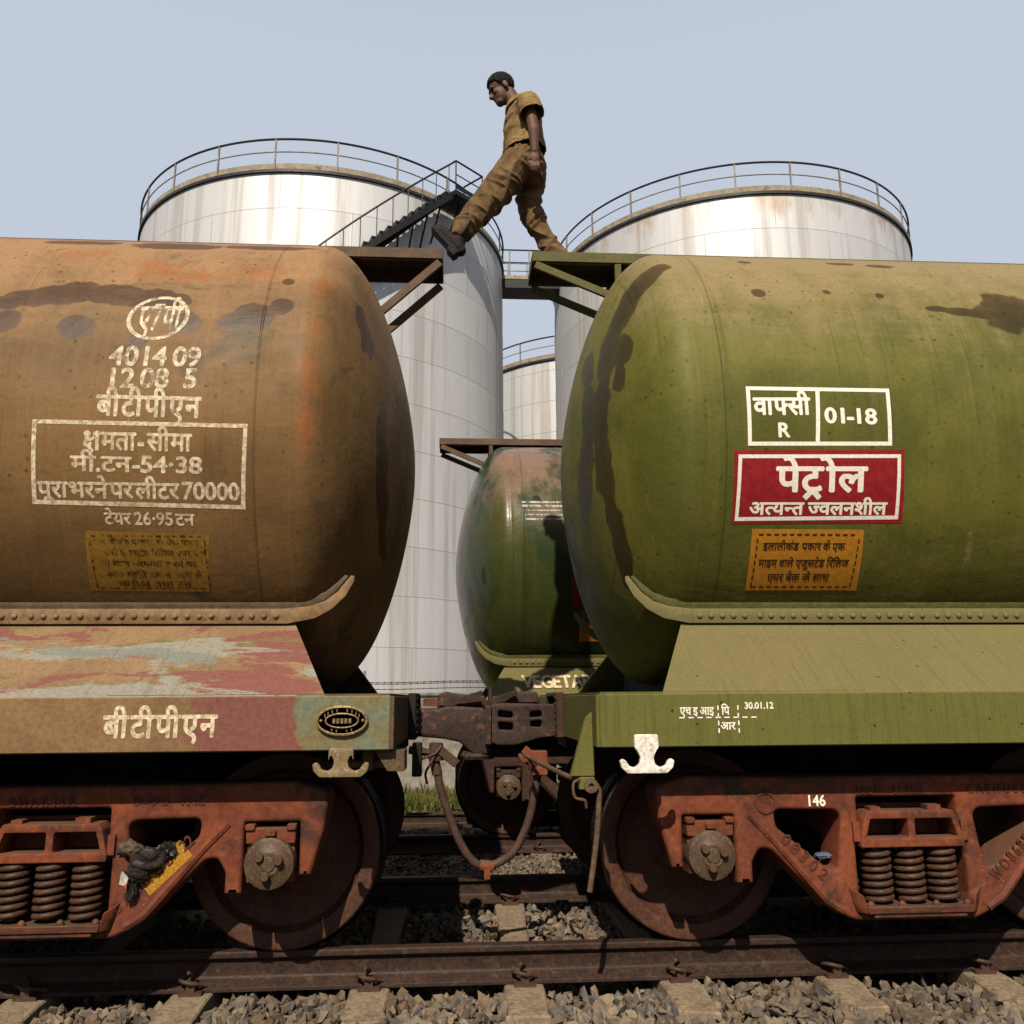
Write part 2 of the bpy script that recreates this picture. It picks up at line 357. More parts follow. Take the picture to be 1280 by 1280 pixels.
M['blue_scrap'] = worn('blue_scrap', (.08, .13, .24), (.16, .2, .28), None, .6, 20)
M['wall_plaster'] = worn('wall_plaster', (.36, .33, .28), (.29, .265, .225), (.20, .18, .15), .9, 1.4)
M['galv'] = worn('galv', (.36, .33, .29), (.27, .25, .22), (.22, .15, .09), .55, 5)
M['handrail'] = worn('handrail', (.05, .05, .055), (.035, .035, .04), None, .5, 5)
M['rail_post'] = worn('rail_post', (.30, .26, .22), (.40, .37, .33), (.19, .12, .07), .6, 4)
M['toe_plate'] = worn('toe_plate', (.44, .38, .29), (.36, .30, .22), (.24, .15, .08), .7, 2)
def skin_mat():
    g = NG('skin'); n = g.noise(18, 5, .6)
    return g.done(g.mix(n, (.095, .042, .025), (.14, .064, .038)), .62, 0, g.bump(g.noise(90, 3, .5), .2, .001), spec=.2)
M['skin'] = skin_mat()
def brown_skirt():
    g = NG('brown_skirt'); base = g.mix(g.step(g.noise(3, 6, .6), .4, .6), (.285, .182, .098), (.235, .148, .08))
    def patch(col, scale, lo, hi, loc, base, f=1.):
        m_ = g.step(g.noise(scale, 9, .60, .35, loc), lo, hi); return g.mix(g.math('MULTIPLY', m_, f), base, col)
    base = patch((.225, .088, .07), (1.15, 3.2, 3.2), .50, .515, (1.2, 2, 3.4), base)
    base = patch((.19, .15, .062), (1.5, 4.2, 4.2), .60, .615, (5, 7, 1), base)
    base = patch((.285, .285, .235), (1.2, 4.4, 4.4), .515, .55, (2, 3.3, 8), base, .9)
    base = patch((.20, .225, .20), (1.5, 5, 5), .60, .63, (6, 1, 4), base, .85)
    run = g.noise((45, 1.6, 1.6), 4, .6, .1, (2, 5, 1)); base = g.mix(g.math('MULTIPLY', g.step(run, .54, .68), .4), base, (.16, .10, .055))
    n2 = g.noise(60, 6, .72); base = g.mix(g.step(n2, .3, .62), g.mix(1., base, (.74, .70, .64), 'MULTIPLY'), base)
    chip = g.math('MULTIPLY', g.step(g.noise(40, 5, .75, .6, (3, 7, 1)), .64, .665), g.step(g.noise(2.5, 4, .6, loc=(4, 9, 9)), .45, .58)); base = g.mix(chip, base, (.11, .055, .03))
    return g.done(base, .72, 0, g.bump(g.math('SUBTRACT', n2, chip), .25, .002))
M['brown_skirt'] = brown_skirt()
def brown_sole():
    g = NG('brown_sole'); x = g.xyz()[0]; n = g.noise((2.6, 4, 4), 7, .65, .4); n3 = g.noise((1.5, 2, 2), 5, .6, loc=(4, 4, 4))
    base = g.mix(g.step(n, .4, .62), (.215, .125, .055), (.265, .16, .075))
    base = g.mix(g.math('MULTIPLY', g.step(n3, .5, .65), .5), base, (.15, .09, .045))
    xx = g.math('ADD', x, g.math('MULTIPLY', g.math('SUBTRACT', n, .5), .5))       # local x runs away from the headstock, negative here
    pink = g.math('MULTIPLY', g.step(xx, -.93, -.90), g.step(xx, -.46, -.43, 1, 0))
    base = g.mix(pink, base, (.215, .082, .062))
    ol = g.step(xx, -.45, -.41); base = g.mix(ol, base, g.mix(g.step(n3, .44, .58), (.20, .16, .068), (.17, .19, .13)))
    n2 = g.noise(45, 6, .7); base = g.mix(g.step(n2, .3, .65), g.mix(1., base, (.72, .68, .62), 'MULTIPLY'), base)
    return g.done(base, .68, 0, g.bump(n2, .25, .003))
M['brown_sole'] = brown_sole()
def tank_silver(name, rusty, seedloc, base=(.545, .55, .56)):
    """aluminium painted plates: angle/height in the shell's own frame drives seams and runs"""
    g = NG(name); o = g.xyz(); z = o[2]
    ang = g.math('ARCTAN2', o[1], o[0])
    cmb = g.nt.nodes.new('ShaderNodeCombineXYZ'); g.put(cmb, 0, g.math('MULTIPLY', ang, 7.)); g.put(cmb, 2, z)
    def nz(scale, det, ro, dist=0, loc=seedloc):
        mp = g.nt.nodes.new('ShaderNodeMapping'); g.nt.links.new(cmb.outputs[0], mp.inputs[0]); mp.inputs['Scale'].default_value = scale; mp.inputs['Location'].default_value = loc
        n = g.nt.nodes.new('ShaderNodeTexNoise'); g.nt.links.new(mp.outputs[0], n.inputs['Vector']); n.inputs['Scale'].default_value = 1
        n.inputs['Detail'].default_value = det; n.inputs['Roughness'].default_value = ro; n.inputs['Distortion'].default_value = dist
        return n.outputs[0]
    runs = nz((1.5, 1, .045), 5, .6, .1); runs2 = nz((4.5, 1, .10), 4, .55, 0, (9, 2, 5)); cloud = nz((.5, 1, .5), 5, .6)
    row = g.math('FLOOR', g.math('DIVIDE', z, 1.52)); fz = g.math('FRACT', g.math('DIVIDE', z, 1.52))
    hl = g.step(g.math('ABSOLUTE', g.math('SUBTRACT', fz, .5)), .485, .493)
    au = g.math('ADD', g.math('MULTIPLY', ang, 7./4.6), g.math('MULTIPLY', g.math('MODULO', row, 2.), .5))
    fa = g.math('FRACT', au); vl = g.step(g.math('ABSOLUTE', g.math('SUBTRACT', fa, .5)), .494, .498)
    line = g.math('MAXIMUM', hl, g.math('MULTIPLY', vl, .6))
    wn = g.nt.nodes.new('ShaderNodeTexWhiteNoise'); wn.noise_dimensions = '2D'; cw = g.nt.nodes.new('ShaderNodeCombineXYZ'); g.put(cw, 0, g.math('FLOOR', au)); g.put(cw, 1, row)
    g.nt.links.new(cw.outputs[0], wn.inputs['Vector'])
    col = g.mix(wn.outputs['Value'], base, tuple(c*.92 for c in base))
    col = g.mix(g.math('MULTIPLY', g.step(runs, .50, .63), .66), col, (.33, .31, .285))
    col = g.mix(g.math('MULTIPLY', g.step(runs2, .54, .68), .40), col, (.29, .275, .26))
    col = g.mix(g.math('MULTIPLY', g.step(cloud, .5, .7), .2), col, (.5, .46, .40))
    if rusty:
        rr = g.math('ADD', g.step(z, 15.6, 17.75), g.math('MULTIPLY', g.math('SUBTRACT', nz((1.1, 1, .35), 6, .65, .2, (2, 7, 3)), .5), 2.0))
        col = g.mix(g.math('MULTIPLY', g.step(rr, .85, 1.3), .75), col, (.36, .235, .125))
    col = g.mix(g.math('MULTIPLY', line, .6), col, (.22, .20, .18))
    nb = g.bump(line, .5, .012, g.bump(cloud, .25, .03))
    ro = g.step(runs, .35, .7, .52, .66)
    return g.done(col, ro, .3, nb, k=.62, spec=.4)
M['silver'] = tank_silver('silver', False, (1, 1, 1)); M['silver_rusty'] = tank_silver('silver_rusty', True, (5, 3, 8)); M['silver_far'] = tank_silver('silver_far', False, (8, 2, 2), (.58, .585, .595))
def stone_mat():
    g = NG('ballast_stone'); at = g.attr('tone'); n = g.noise(30, 6, .65)
    col = g.mix(g.step(at, 0, 1), (.15, .122, .092), (.285, .22, .155)); col = g.mix(g.step(g.math('FRACT', g.math('MULTIPLY', at, 7.3)), .55, .8), col, (.115, .105, .098))
    col = g.mix(g.step(g.math('FRACT', g.math('MULTIPLY', at, 13.7)), .78, .92), col, (.17, .115, .075))
    col = g.mix(g.step(n, .3, .7), g.mix(1., col, (.6, .58, .55), 'MULTIPLY'), col); col = g.mix(g.step(g.noise(1.3, 4, .6), .45, .62), col, g.mix(1., col, (.62, .56, .5), 'MULTIPLY'))
    col = g.mix(g.step(g.nrm()[2], .55, .95), col, g.mix(.35, col, (.26, .20, .135)))
    return g.done(col, .85, 0, g.bump(n, .5, .006))
M['stone'] = stone_mat()
def ground_mat():
    g = NG('dirt_ground'); n = g.noise(2.5, 8, .65); n2 = g.noise(30, 6, .7)
    col = g.mix(g.step(n, .4, .6), (.13, .095, .062), (.19, .14, .09)); col = g.mix(g.step(n2, .35, .65), g.mix(1., col, (.55, .55, .55), 'MULTIPLY'), col)
    return g.done(col, .95, 0, g.bump(n2, .8, .02))
M['ground'] = ground_mat()
def grass_mat():
    g = NG('grass_blades'); at = g.attr('tone')
    return g.done(g.mix(at, (.045, .062, .012), (.16, .145, .04)), .6)
M['grass'] = grass_mat()

# ------------------------------------------------------------------ lettering: outlines -> scanline strips laid on a surface
def outlines(s):
    cu = bpy.data.curves.new('tmp', 'FONT'); cu.body = s; ob = bpy.data.objects.new('tmp', cu); COL.objects.link(ob)
    dg = bpy.context.evaluated_depsgraph_get(); c = ob.evaluated_get(dg).to_curve(dg); out = []
    for sp in c.splines:
        if sp.type == 'BEZIER':
            bp = sp.bezier_points; pts = []; N = len(bp)
            for i in range(N):
                a, b = bp[i], bp[(i+1) % N]; p0, p1, p2, p3 = (np.array(q[:2]) for q in (a.co, a.handle_right, b.handle_left, b.co))
                for k in range(6):
                    t = k/6; pts.append(p0*(1-t)**3+3*p1*t*(1-t)**2+3*p2*t*t*(1-t)+p3*t**3)
        else: pts = [np.array(p.co[:2]) for p in sp.points]
        if len(pts) > 2: out.append(np.array(pts))
    ob.evaluated_get(dg).to_curve_clear(); bpy.data.objects.remove(ob); bpy.data.curves.remove(cu)
    return out
HROW = .014
def merge(sp):
    sp = sorted(sp); out = []
    for a, b in sp:
        if out and a <= out[-1][1]+1e-4: out[-1][1] = max(out[-1][1], b)
        else: out.append([a, b])
    return out
def scan(polys):
    E = []
    for P in polys:
        Q = np.roll(P, -1, 0); E.append(np.c_[P, Q])
    E = np.concatenate(E); rows = {}
    k0 = int(math.floor(E[:, [1, 3]].min()/HROW)); k1 = int(math.ceil(E[:, [1, 3]].max()/HROW))
    for k in range(k0, k1):
        y = (k+.5)*HROW; up_ = (E[:, 1] <= y) & (E[:, 3] > y); dn = (E[:, 3] <= y) & (E[:, 1] > y); idx = np.nonzero(up_ | dn)[0]
        if not len(idx): continue
        e = E[idx]; x = e[:, 0]+(y-e[:, 1])/(e[:, 3]-e[:, 1])*(e[:, 2]-e[:, 0]); wd = np.where(up_[idx], 1, -1); o = np.argsort(x); x = x[o]; wd = wd[o]
        acc = 0; st = None; sp = []
        for xx, ww in zip(x, wd):
            if acc == 0: st = xx
            acc += ww
            if acc == 0: sp.append((st, xx))
        if sp: rows[k] = merge(sp)
    return rows
def stroke(pts, wd):
    out = []
    for a, b in zip(pts[:-1], pts[1:]):
        a = np.array(a, float); b = np.array(b, float); d = (b-a)/np.linalg.norm(b-a); n = np.array([-d[1], d[0]])*wd/2; e = d*wd*.35
        out.append(np.array([a-n-e, b-n+e, b+n+e, a+n-e]))
    return out
HL = .62      # headline height of the Devanagari face
KSHA = stroke([(.10, .50), (.06, .58), (.16, .63), (.24, .56), (.16, .46), (.10, .42), (.22, .36), (.36, .38), (.42, .44)], .075)+stroke([(.22, .36), (.08, .28), (.06, .16), (.18, .12), (.28, .2), (.24, .06), (.36, -.06)], .075)+stroke([(.56, .0), (.56, .62)], .09)+stroke([(.44, .585), (.70, .585)], .075)
KSHA = [P if np.cross(P[1]-P[0], P[2]-P[1]) > 0 else P[::-1] for P in KSHA]
RAHALF = [P if np.cross(P[1]-P[0], P[2]-P[1]) > 0 else P[::-1] for P in stroke([(-.40, -.14), (-.24, .03), (-.10, -.14)], .085)]
def layout(tokens, bold=.022):
    rows = {}; x = 0.
    for t in tokens:
        if isinstance(t, (int, float)): x += t; continue
        crop = None
        if isinstance(t, tuple) and isinstance(t[0], str): t, crop = t
        if isinstance(t, str): polys = outlines(t)
        else: polys = t
        if not polys: x += .25; continue
        R = scan(polys); mx = max(b for r in R.values() for a, b in r); mn = min(a for r in R.values() for a, b in r)
        if polys is RAHALF: mn = 0; mx = 0
        lim = mn+(mx-mn)*crop if crop else 1e9
        for k, r in R.items():
            rows.setdefault(k, []).extend([(a-mn+x, min(b, lim)-mn+x) for a, b in r if a < lim])
        if polys is not RAHALF: x += min(mx, lim)-mn+.005
    rows = {k: merge(v) for k, v in rows.items()}
    J = int(round(bold/HROW)); ks = sorted(rows); out = {}
    for k in range(ks[0]-J, ks[-1]+J+1):
        sp = []
        for j in range(-J, J+1):
            if k+j in rows: e = bold*(1-abs(j)/(J+1)); sp += [(a-e, b+e) for a, b in rows[k+j]]
        if sp: out[k] = merge(sp)
    return out
def put_text(mb, tokens, x0, x1, z0, z1, ztop, fn, bold=.022, cap=None, solid=None):
    """spread the text from x0 to x1; baseline z0->z1, headline/cap height at ztop (left end); fn(x,z,off)->point"""
    rows = layout(tokens, bold); mn = min(a for r in rows.values() for a, b in r); mx = max(b for r in rows.values() for a, b in r)
    cap = cap or HL; kz = (ztop-z0)/cap; kx = (x1-x0)/(mx-mn)
    for k, r in rows.items():
        for a, b in r:
            u0_, u1_ = (a-mn)/(mx-mn), (b-mn)/(mx-mn); xa, xb = x0+u0_*(x1-x0), x0+u1_*(x1-x0)
            ya, yb = k*HROW*kz, (k+1)*HROW*kz
            za, zb = z0+(z1-z0)*u0_, z0+(z1-z0)*u1_
            q = [(xa, za+ya), (xb, zb+ya), (xb, zb+yb), (xa, za+yb)]
            if solid: mb.hexa([fn(*p, 0.) for p in q]+[fn(*p, solid) for p in q])
            else: mb.add([fn(*p, 0.) for p in q], [(0, 1, 2, 3)])
def put_quad(mb, c, fn, nu=8, nv=8, off=0.):
    """c: bl, br, tr, tl in (x,z)"""
    c = [Vector(p) for p in c]; vs = []; fs = []
    for j in range(nv+1):
        for i in range(nu+1):
            u, v = i/nu, j/nv; p = (c[0]*(1-u)+c[1]*u)*(1-v)+(c[3]*(1-u)+c[2]*u)*v; vs.append(fn(p.x, p.y, off))
    for j in range(nv):
        for i in range(nu): a = j*(nu+1)+i; fs.append((a, a+1, a+nu+2, a+nu+1))
    mb.add(vs, fs)
def put_frame(mb, c, t, fn, off=0.):
    c = [Vector(p) for p in c]; ctr = sum(c, Vector((0, 0)))/4; inn = []
    for p in c:
        d = p-ctr; inn.append(Vector((p.x-math.copysign(t, d.x), p.y-math.copysign(t, d.y))))
    for i in range(4):
        j = (i+1) % 4
        put_quad(mb, [c[i], c[j], inn[j], inn[i]], fn, 14, 1, off)
def dashes(mb, x0, x1, z, h, n, fn):
    L = (x1-x0)/n
    for i in range(n): put_quad(mb, [(x0+i*L, z), (x0+i*L+L*.6, z), (x0+i*L+L*.6, z+h), (x0+i*L, z+h)], fn, 1, 1)
def vdashes(mb, x, z0, z1, wd, n, fn):
    L = (z1-z0)/n
    for i in range(n): put_quad(mb, [(x, z0+i*L), (x+wd, z0+i*L), (x+wd, z0+i*L+L*.6), (x, z0+i*L+L*.6)], fn, 1, 1)

# ------------------------------------------------------------------ ground, ballast, sleepers, rails
TR2, DZ2 = 4.2, -0.075            # second track: offset and level
gm = MB()
ys = [-40, -3, -1.9, -1.5, 5.9, 6.6, 9, 60, 700]; zs = [-.5, -.42, -.32, -.262, -.30, -.31, -.30, -.35, -.35]; xs = [-500, -40, -12, -5, 0, 5, 12, 40, 500]
gm.add([(x, y, z) for y, z in zip(ys, zs) for x in xs], [(j*9+i, j*9+i+1, j*9+i+10, j*9+i+9) for j in range(8) for i in range(8)])
tag(gm.build('ground', M['ground'], merge=False), kind='structure')

def rail(name, yc, top, label):
    prof = [(-.036, 0, .008), (.036, 0, .008), (.036, -.03, .004), (.0085, -.05, .015), (.0085, -.125, .02), (.075, -.155, .004), (.075, -.172, 0), (-.075, -.172, 0), (-.075, -.155, .004), (-.0085, -.125, .02), (-.0085, -.05, .015), (-.036, -.03, .004)]
    P = fillet(prof, 3); n = len(P); mb = MB(); xs_ = [-30]+list(np.arange(-6, 7, 1.0))+[40]
    vs = [(x, y, z) for x in xs_ for y, z in P]
    fs = [(i*n+j, i*n+(j+1) % n, (i+1)*n+(j+1) % n, (i+1)*n+j) for i in range(len(xs_)-1) for j in range(n)]
    fs += [tuple(range(n)), tuple((len(xs_)-1)*n+j for j in range(n))]
    mb.add(vs, fs); o = mb.build(name, M['rail'], angle=40, loc=(0, yc, top))
    tag(o, label, 'rail', 'steel rails of the two tracks')
rail('steel_rail', -.874, 0, 'brown steel rail nearest the viewer, with the two large wagon wheels on it')
rail('steel_rail', .874, 0, 'steel rail seen under the coupling, second nearest of the rails')
rail('steel_rail', TR2-.874, DZ2, 'dark steel rail behind the near track, under the wagon marked vegetable oil')
rail('steel_rail', TR2+.874, DZ2, 'farthest steel rail, just in front of the green grass')

def sleeper_mesh(seed):
    rg = np.random.default_rng(seed); mb = MB(); Y = [-1.325, -1.285, -1.2, -1.05, -.70, -.35, 0, .35, .7, 1.05, 1.2, 1.285, 1.325]
    secs = []
    for y in Y:
        a = abs(y); top = -.176 if .68 < a < 1.06 else (-.176-(.68-a)*.06 if a <= .68 else -.176-(a-1.05)*.10)
        wt = .098 if a > .6 else .085; wb = .13; jit = .013 if a > 1.28 else .003
        secs.append([(-wb, y, -.42), (wb, y, -.42), (wt+rg.normal()*jit, y+rg.normal()*jit, top+rg.normal()*jit*.6), (-wt+rg.normal()*jit, y+rg.normal()*jit, top+rg.normal()*jit*.6)])
    vs = [p for s_ in secs for p in s_]; fs = [(i*4+j, i*4+(j+1) % 4, i*4+4+(j+1) % 4, i*4+4+j) for i in range(len(Y)-1) for j in range(4)]+[(0, 1, 2, 3), tuple((len(Y)-1)*4+j for j in (3, 2, 1, 0))]
    mb.add(vs, fs); return mb.mesh('sleeper_body', 30, .008)
def clip_mesh(side, sgn):
    mb = MB(); y0 = side*.874+sgn*.085
    mb.box(-.055, .055, min(y0-sgn*.02, y0+sgn*.035), max(y0-sgn*.02, y0+sgn*.035), -.178, -.158)
    mb.box(-.02, .02, y0-.02+sgn*.012, y0+.02+sgn*.012, -.16, -.118)
    path = [(.075, y0-sgn*.03, -.147), (.055, y0-sgn*.02, -.140), (.03, y0+sgn*.02, -.125), (.0, y0+sgn*.045, -.115), (-.035, y0+sgn*.035, -.108), (-.06, y0+sgn*.0, -.112), (-.055, y0-sgn*.035, -.130), (-.02, y0-sgn*.045, -.118), (.0, y0-sgn*.02, -.095), (-.02, y0+sgn*.01, -.075)]
    mb.tube(path, .0095, 8); return mb.mesh('rail_clip', 50)
SM = [sleeper_mesh(i) for i in range(3)]; CM = [clip_mesh(a, b) for a in (-1, 1) for b in (-1, 1)]
SLX = [-3.04, -2.23, -1.448, -.61, .184, .953, 1.766, 2.56, 3.36]
WHERE = {-2.23: 'concrete sleeper end at the far left of the near track, below the coil springs', -1.448: 'concrete sleeper left of the left wheel, second from the left of the near track', -.61: 'concrete sleeper just right of the left wheel, with a sunlit stub behind the rail', .184: 'pale concrete sleeper in the open gap midway between the two large wheels', .953: 'concrete sleeper directly below the right-hand large wheel',
         1.766: 'concrete sleeper under the right bogie side frame, left of its coil springs', 2.56: 'shaded concrete sleeper at the lower right corner of the near track', -3.04: 'concrete sleeper past the left edge of the near track', 3.36: 'concrete sleeper past the right edge of the near track'}
for k, x in enumerate(SLX):
    if x in (-3.04, 3.36): continue
    s_ = empty('concrete_sleeper', (x, 0, 0)); tag(s_, WHERE[x], 'sleeper', 'concrete sleepers under the tracks'); s_.rotation_euler = (0, 0, rad(random.uniform(-1.2, 1.2)))
    link_mesh('body', SM[k % 3], M['concrete'], s_)
    for c in CM: link_mesh('rail_clip', c, M['iron_clip'], s_)
for k, x in enumerate(np.arange(-1.75, 3.2, .8)):
    s_ = empty('concrete_sleeper', (x, TR2, DZ2)); tag(s_, 'concrete sleeper of the farther track, seen in glimpses below the wagons', 'sleeper', 'sleepers of the farther track')
    link_mesh('body', SM[k % 3], M['concrete'], s_)
    for c in CM: link_mesh('rail_clip', c, M['iron_clip'], s_)

def rock_variants(n):
    out = []
    for i in range(n):
        bm = bmesh.new(); k = random.randint(9, 15)
        for _ in range(k):
            p = Vector((random.gauss(0, 1), random.gauss(0, 1), random.gauss(0, 1))).normalized()*random.uniform(.75, 1.0); bm.verts.new((p.x, p.y*random.uniform(.7, 1), p.z*.75))
        r = bmesh.ops.convex_hull(bm, input=bm.verts); bmesh.ops.delete(bm, geom=[g for g in r['geom_interior'] if isinstance(g, bmesh.types.BMVert)], context='VERTS')
        bm.verts.index_update(); V = np.array([v.co[:] for v in bm.verts]); F = np.array([[v.index for v in f.verts] for f in bm.faces if len(f.verts) == 3]); bm.free(); out.append((V, F))
    return out
ROCKS = rock_variants(24)
def scatter(name, regions, label):
    VV = []; FF = []; TT = []; off = 0
    for (xa, xb, ya, yb, n, zf, smin, smax, avoid) in regions:
        xs_ = RNG.uniform(xa, xb, n); ys_ = RNG.uniform(ya, yb, n)
        for x, y in zip(xs_, ys_):
            if avoid == 1 and abs(y) < 1.40 and min(abs(x-q) for q in SLX) < .098: continue
            if avoid == 2 and abs(y-TR2) < 1.40 and abs((x+1.75+.4) % .8-.4) < .118: continue
            V, F = ROCKS[RNG.integers(len(ROCKS))]; s = RNG.uniform(smin, smax)*(1 if RNG.random() > .12 else 1.35)
            q = RNG.normal(size=4); q /= np.linalg.norm(q); a, b, c, d = q
            Rm = np.array([[1-2*(c*c+d*d), 2*(b*c-a*d), 2*(b*d+a*c)], [2*(b*c+a*d), 1-2*(b*b+d*d), 2*(c*d-a*b)], [2*(b*d-a*c), 2*(c*d+a*b), 1-2*(b*b+c*c)]])
            z = zf(x, y)+RNG.uniform(-.035, .012)
            W = (V*np.array([1.15, .95, .8])*s)@Rm.T+np.array([x, y, z]); VV.append(W); FF.append(F+off); off += len(V); TT.append(np.full(len(V), RNG.random()))
    V = np.concatenate(VV); F = np.concatenate(FF); T = np.concatenate(TT)
    me = bpy.data.meshes.new(name); me.vertices.add(len(V)); me.vertices.foreach_set('co', V.ravel()); me.loops.add(F.size); me.loops.foreach_set('vertex_index', F.ravel().astype(np.int32))
    me.polygons.add(len(F)); me.polygons.foreach_set('loop_start', np.arange(0, F.size, 3, dtype=np.int32)); me.update(calc_edges=True)
    a = me.attributes.new('tone', 'FLOAT', 'POINT'); a.data.foreach_set('value', T.astype(np.float32))
    me.shade_flat(); o = link_mesh(name, me, M['stone']); tag(o, label, 'ballast', kind='stuff')
f1 = lambda x, y: (-.215 if abs(y) < 1.45 else -.215-(abs(y)-1.45)*.12)+.012*math.sin(3*x+2*y)
f2 = lambda x, y: -.27+.01*math.sin(2*x+y)
scatter('ballast', [(-3.1, 3.6, -2.2, -.965, 6200, f1, .024, .052, 1), (-1.6, 1.9, -.79, .79, 2900, f1, .022, .046, 1), (-3.1, -1.6, -.79, .79, 700, f1, .022, .036, 1), (1.9, 3.6, -.79, .79, 700, f1, .022, .036, 1),
                    (-1.6, 1.9, .96, 3.24, 6500, lambda x, y: -.235-.03*min(1, (y-.9)/2), .018, .036, 1), (-1.6, 3, 3.42, 4.98, 3200, f2, .019, .036, 2), (-2, 3, 5.17, 6.9, 2600, lambda x, y: -.30, .018, .034, 2)],
        'crushed brown and grey stone ballast heaped round the sleepers of both tracks')
# grass beyond the farther track
gv = []; gf = []; gt = []
for _ in range(9000):
    x = random.uniform(-3.2, 3.0); y = 6.9+random.random()**1.2*2.0; h = random.uniform(.05, .22)*(1.5 if random.random() < .08 else 1); a = random.uniform(0, 6.28); wd = random.uniform(.006, .016)
    dx, dy = math.cos(a), math.sin(a); lx, ly = random.gauss(0, .035), random.gauss(0, .035); k = len(gv); z = -.305
    gv += [(x-dx*wd, y-dy*wd, z), (x+dx*wd, y+dy*wd, z), (x+dx*wd*.6+lx*.6, y+dy*wd*.6+ly*.6, z+h*.65), (x+lx*1.6, y+ly*1.6, z+h)]; gf.append((k, k+1, k+2, k+3)); t = random.random()**1.3; gt += [t]*4
me = bpy.data.meshes.new('grass'); me.from_pydata(gv, [], gf); at = me.attributes.new('tone', 'FLOAT', 'POINT'); at.data.foreach_set('value', np.array(gt, dtype=np.float32))
tag(link_mesh('grass', me, M['grass']), 'short green weeds along the foot of the pale boundary wall', 'grass', kind='stuff')

# ------------------------------------------------------------------ boundary wall with barbed wire
wr = empty('boundary_wall', (0, 9.1, -.3)); tag(wr, 'pale plastered boundary wall with barbed wire in front of the storage tanks', 'wall')
mb = MB(); mb.box(-24, 34, -.11, .11, -.05, 1.58); mb.build('wall_face', M['wall_plaster'], wr)
mb = MB(); mb.box(-24.02, 34.02, -.15, .15, 1.583, 1.64); mb.build('coping', M['wall_plaster'], wr, bevel=.01)
for x in np.arange(-22.5, 33, 2.6):
    mb = MB(); mb.box(x-.022, x+.022, -.02, .02, 1.64, 2.0); mb.build('wire_post', M['galv'], wr)
for z in (1.715, 1.80, 1.825):
    mb = MB(); pth = [(x, .012*math.sin(x*9), z+.012*math.cos(x*2.4)-.01) for x in np.arange(-23, 33.5, .28)]; mb.tube(pth, .006, 5)
    for x in np.arange(-6, 6, .11):
        mb.beam((x, -.02, z-.022+.012*math.cos(x*2.4)), (x+.012, .02, z+.006+.012*math.cos(x*2.4)), .006, .006)
    mb.build('barbed_wire', M['black_steel'], wr, merge=False)

# ------------------------------------------------------------------ storage tanks
def storage_tank(cx, cy, R_, H, mat, label, npost, a_off, gap=None):
    t = empty('storage_tank', (cx, cy, -.3)); tag(t, label, 'storage tank', 'cylindrical storage tanks behind the railway'); H += .3
    mb = MB(); prof = [(R_, 0)]
    k = 1
    while k*1.52 < H: prof += [(R_, k*1.52-.004), (R_-.012, k*1.52+.004), (R_-.012, k*1.52+.03)]; R_ -= .006; k += 1
    prof += [(R_-.006, H)]
    mb.lathe(prof, axis='Z', n=160); mb.build('shell', mat, t, angle=50)
    mb = MB(); mb.lathe([(R_-.02, H-.02), (R_*.5, H+.25), (0.001, H+.4)], axis='Z', n=96); mb.build('roof', M['galv'], t)
    mb = MB(); mb.lathe([(R_-.01, H-.10), (R_+.07, H-.10), (R_+.07, H+.0), (R_-.01, H+.0)], axis='Z', n=160); mb.build('top_ring', M['handrail'], t)
    mb = MB(); mb.lathe([(R_-.03, H+.004), (R_+.02, H+.004), (R_+.02, H+.22), (R_-.03, H+.22)], axis='Z', n=160); mb.build('kerb_plate', M['toe_plate'], t)
    rl = empty('railing', (0, 0, 0), t); rr = R_+.03
    arc = lambda z, r: [(rr*math.cos(a), rr*math.sin(a), z) for a in np.linspace(0, 2*math.pi, 160, endpoint=False)]
    mb = MB(); mb.tube(arc(H+1.08, 0), .036, 6, True); mb.build('hand_rail', M['handrail'], rl)
    mb = MB(); mb.tube(arc(H+.62, 0), .021, 6, True); mb.build('mid_rail', M['rail_post'], rl)
    for i in range(npost):
        a = a_off+2*math.pi*i/npost; c = Vector((rr*math.cos(a), rr*math.sin(a), 0)); mb = MB()
        mb.beam(c+Vector((0, 0, H)), c+Vector((0, 0, H+1.07)), .05, .05, (math.cos(a), math.sin(a), 0)); mb.build('post', M['rail_post'], rl)
    return t, R_, H
TL, RL, HLt = storage_tank(-5.33, 26.213, 6.96, 17.756, M['silver'], 'silver storage tank on the left, with a black stair climbing to its rim', 22, rad(-96))
TRt, RRt, HRt = storage_tank(10.80, 26.70, 7.10, 17.756, M['silver_rusty'], 'silver storage tank on the right, with rust runs below its railing', 24, rad(-89))
TF, RF, HF = storage_tank(7.0, 38.5, 6.5+.07, 17.0, M['silver_far'], 'farther pale storage tank glimpsed between the two nearer tanks', 22, rad(-97))
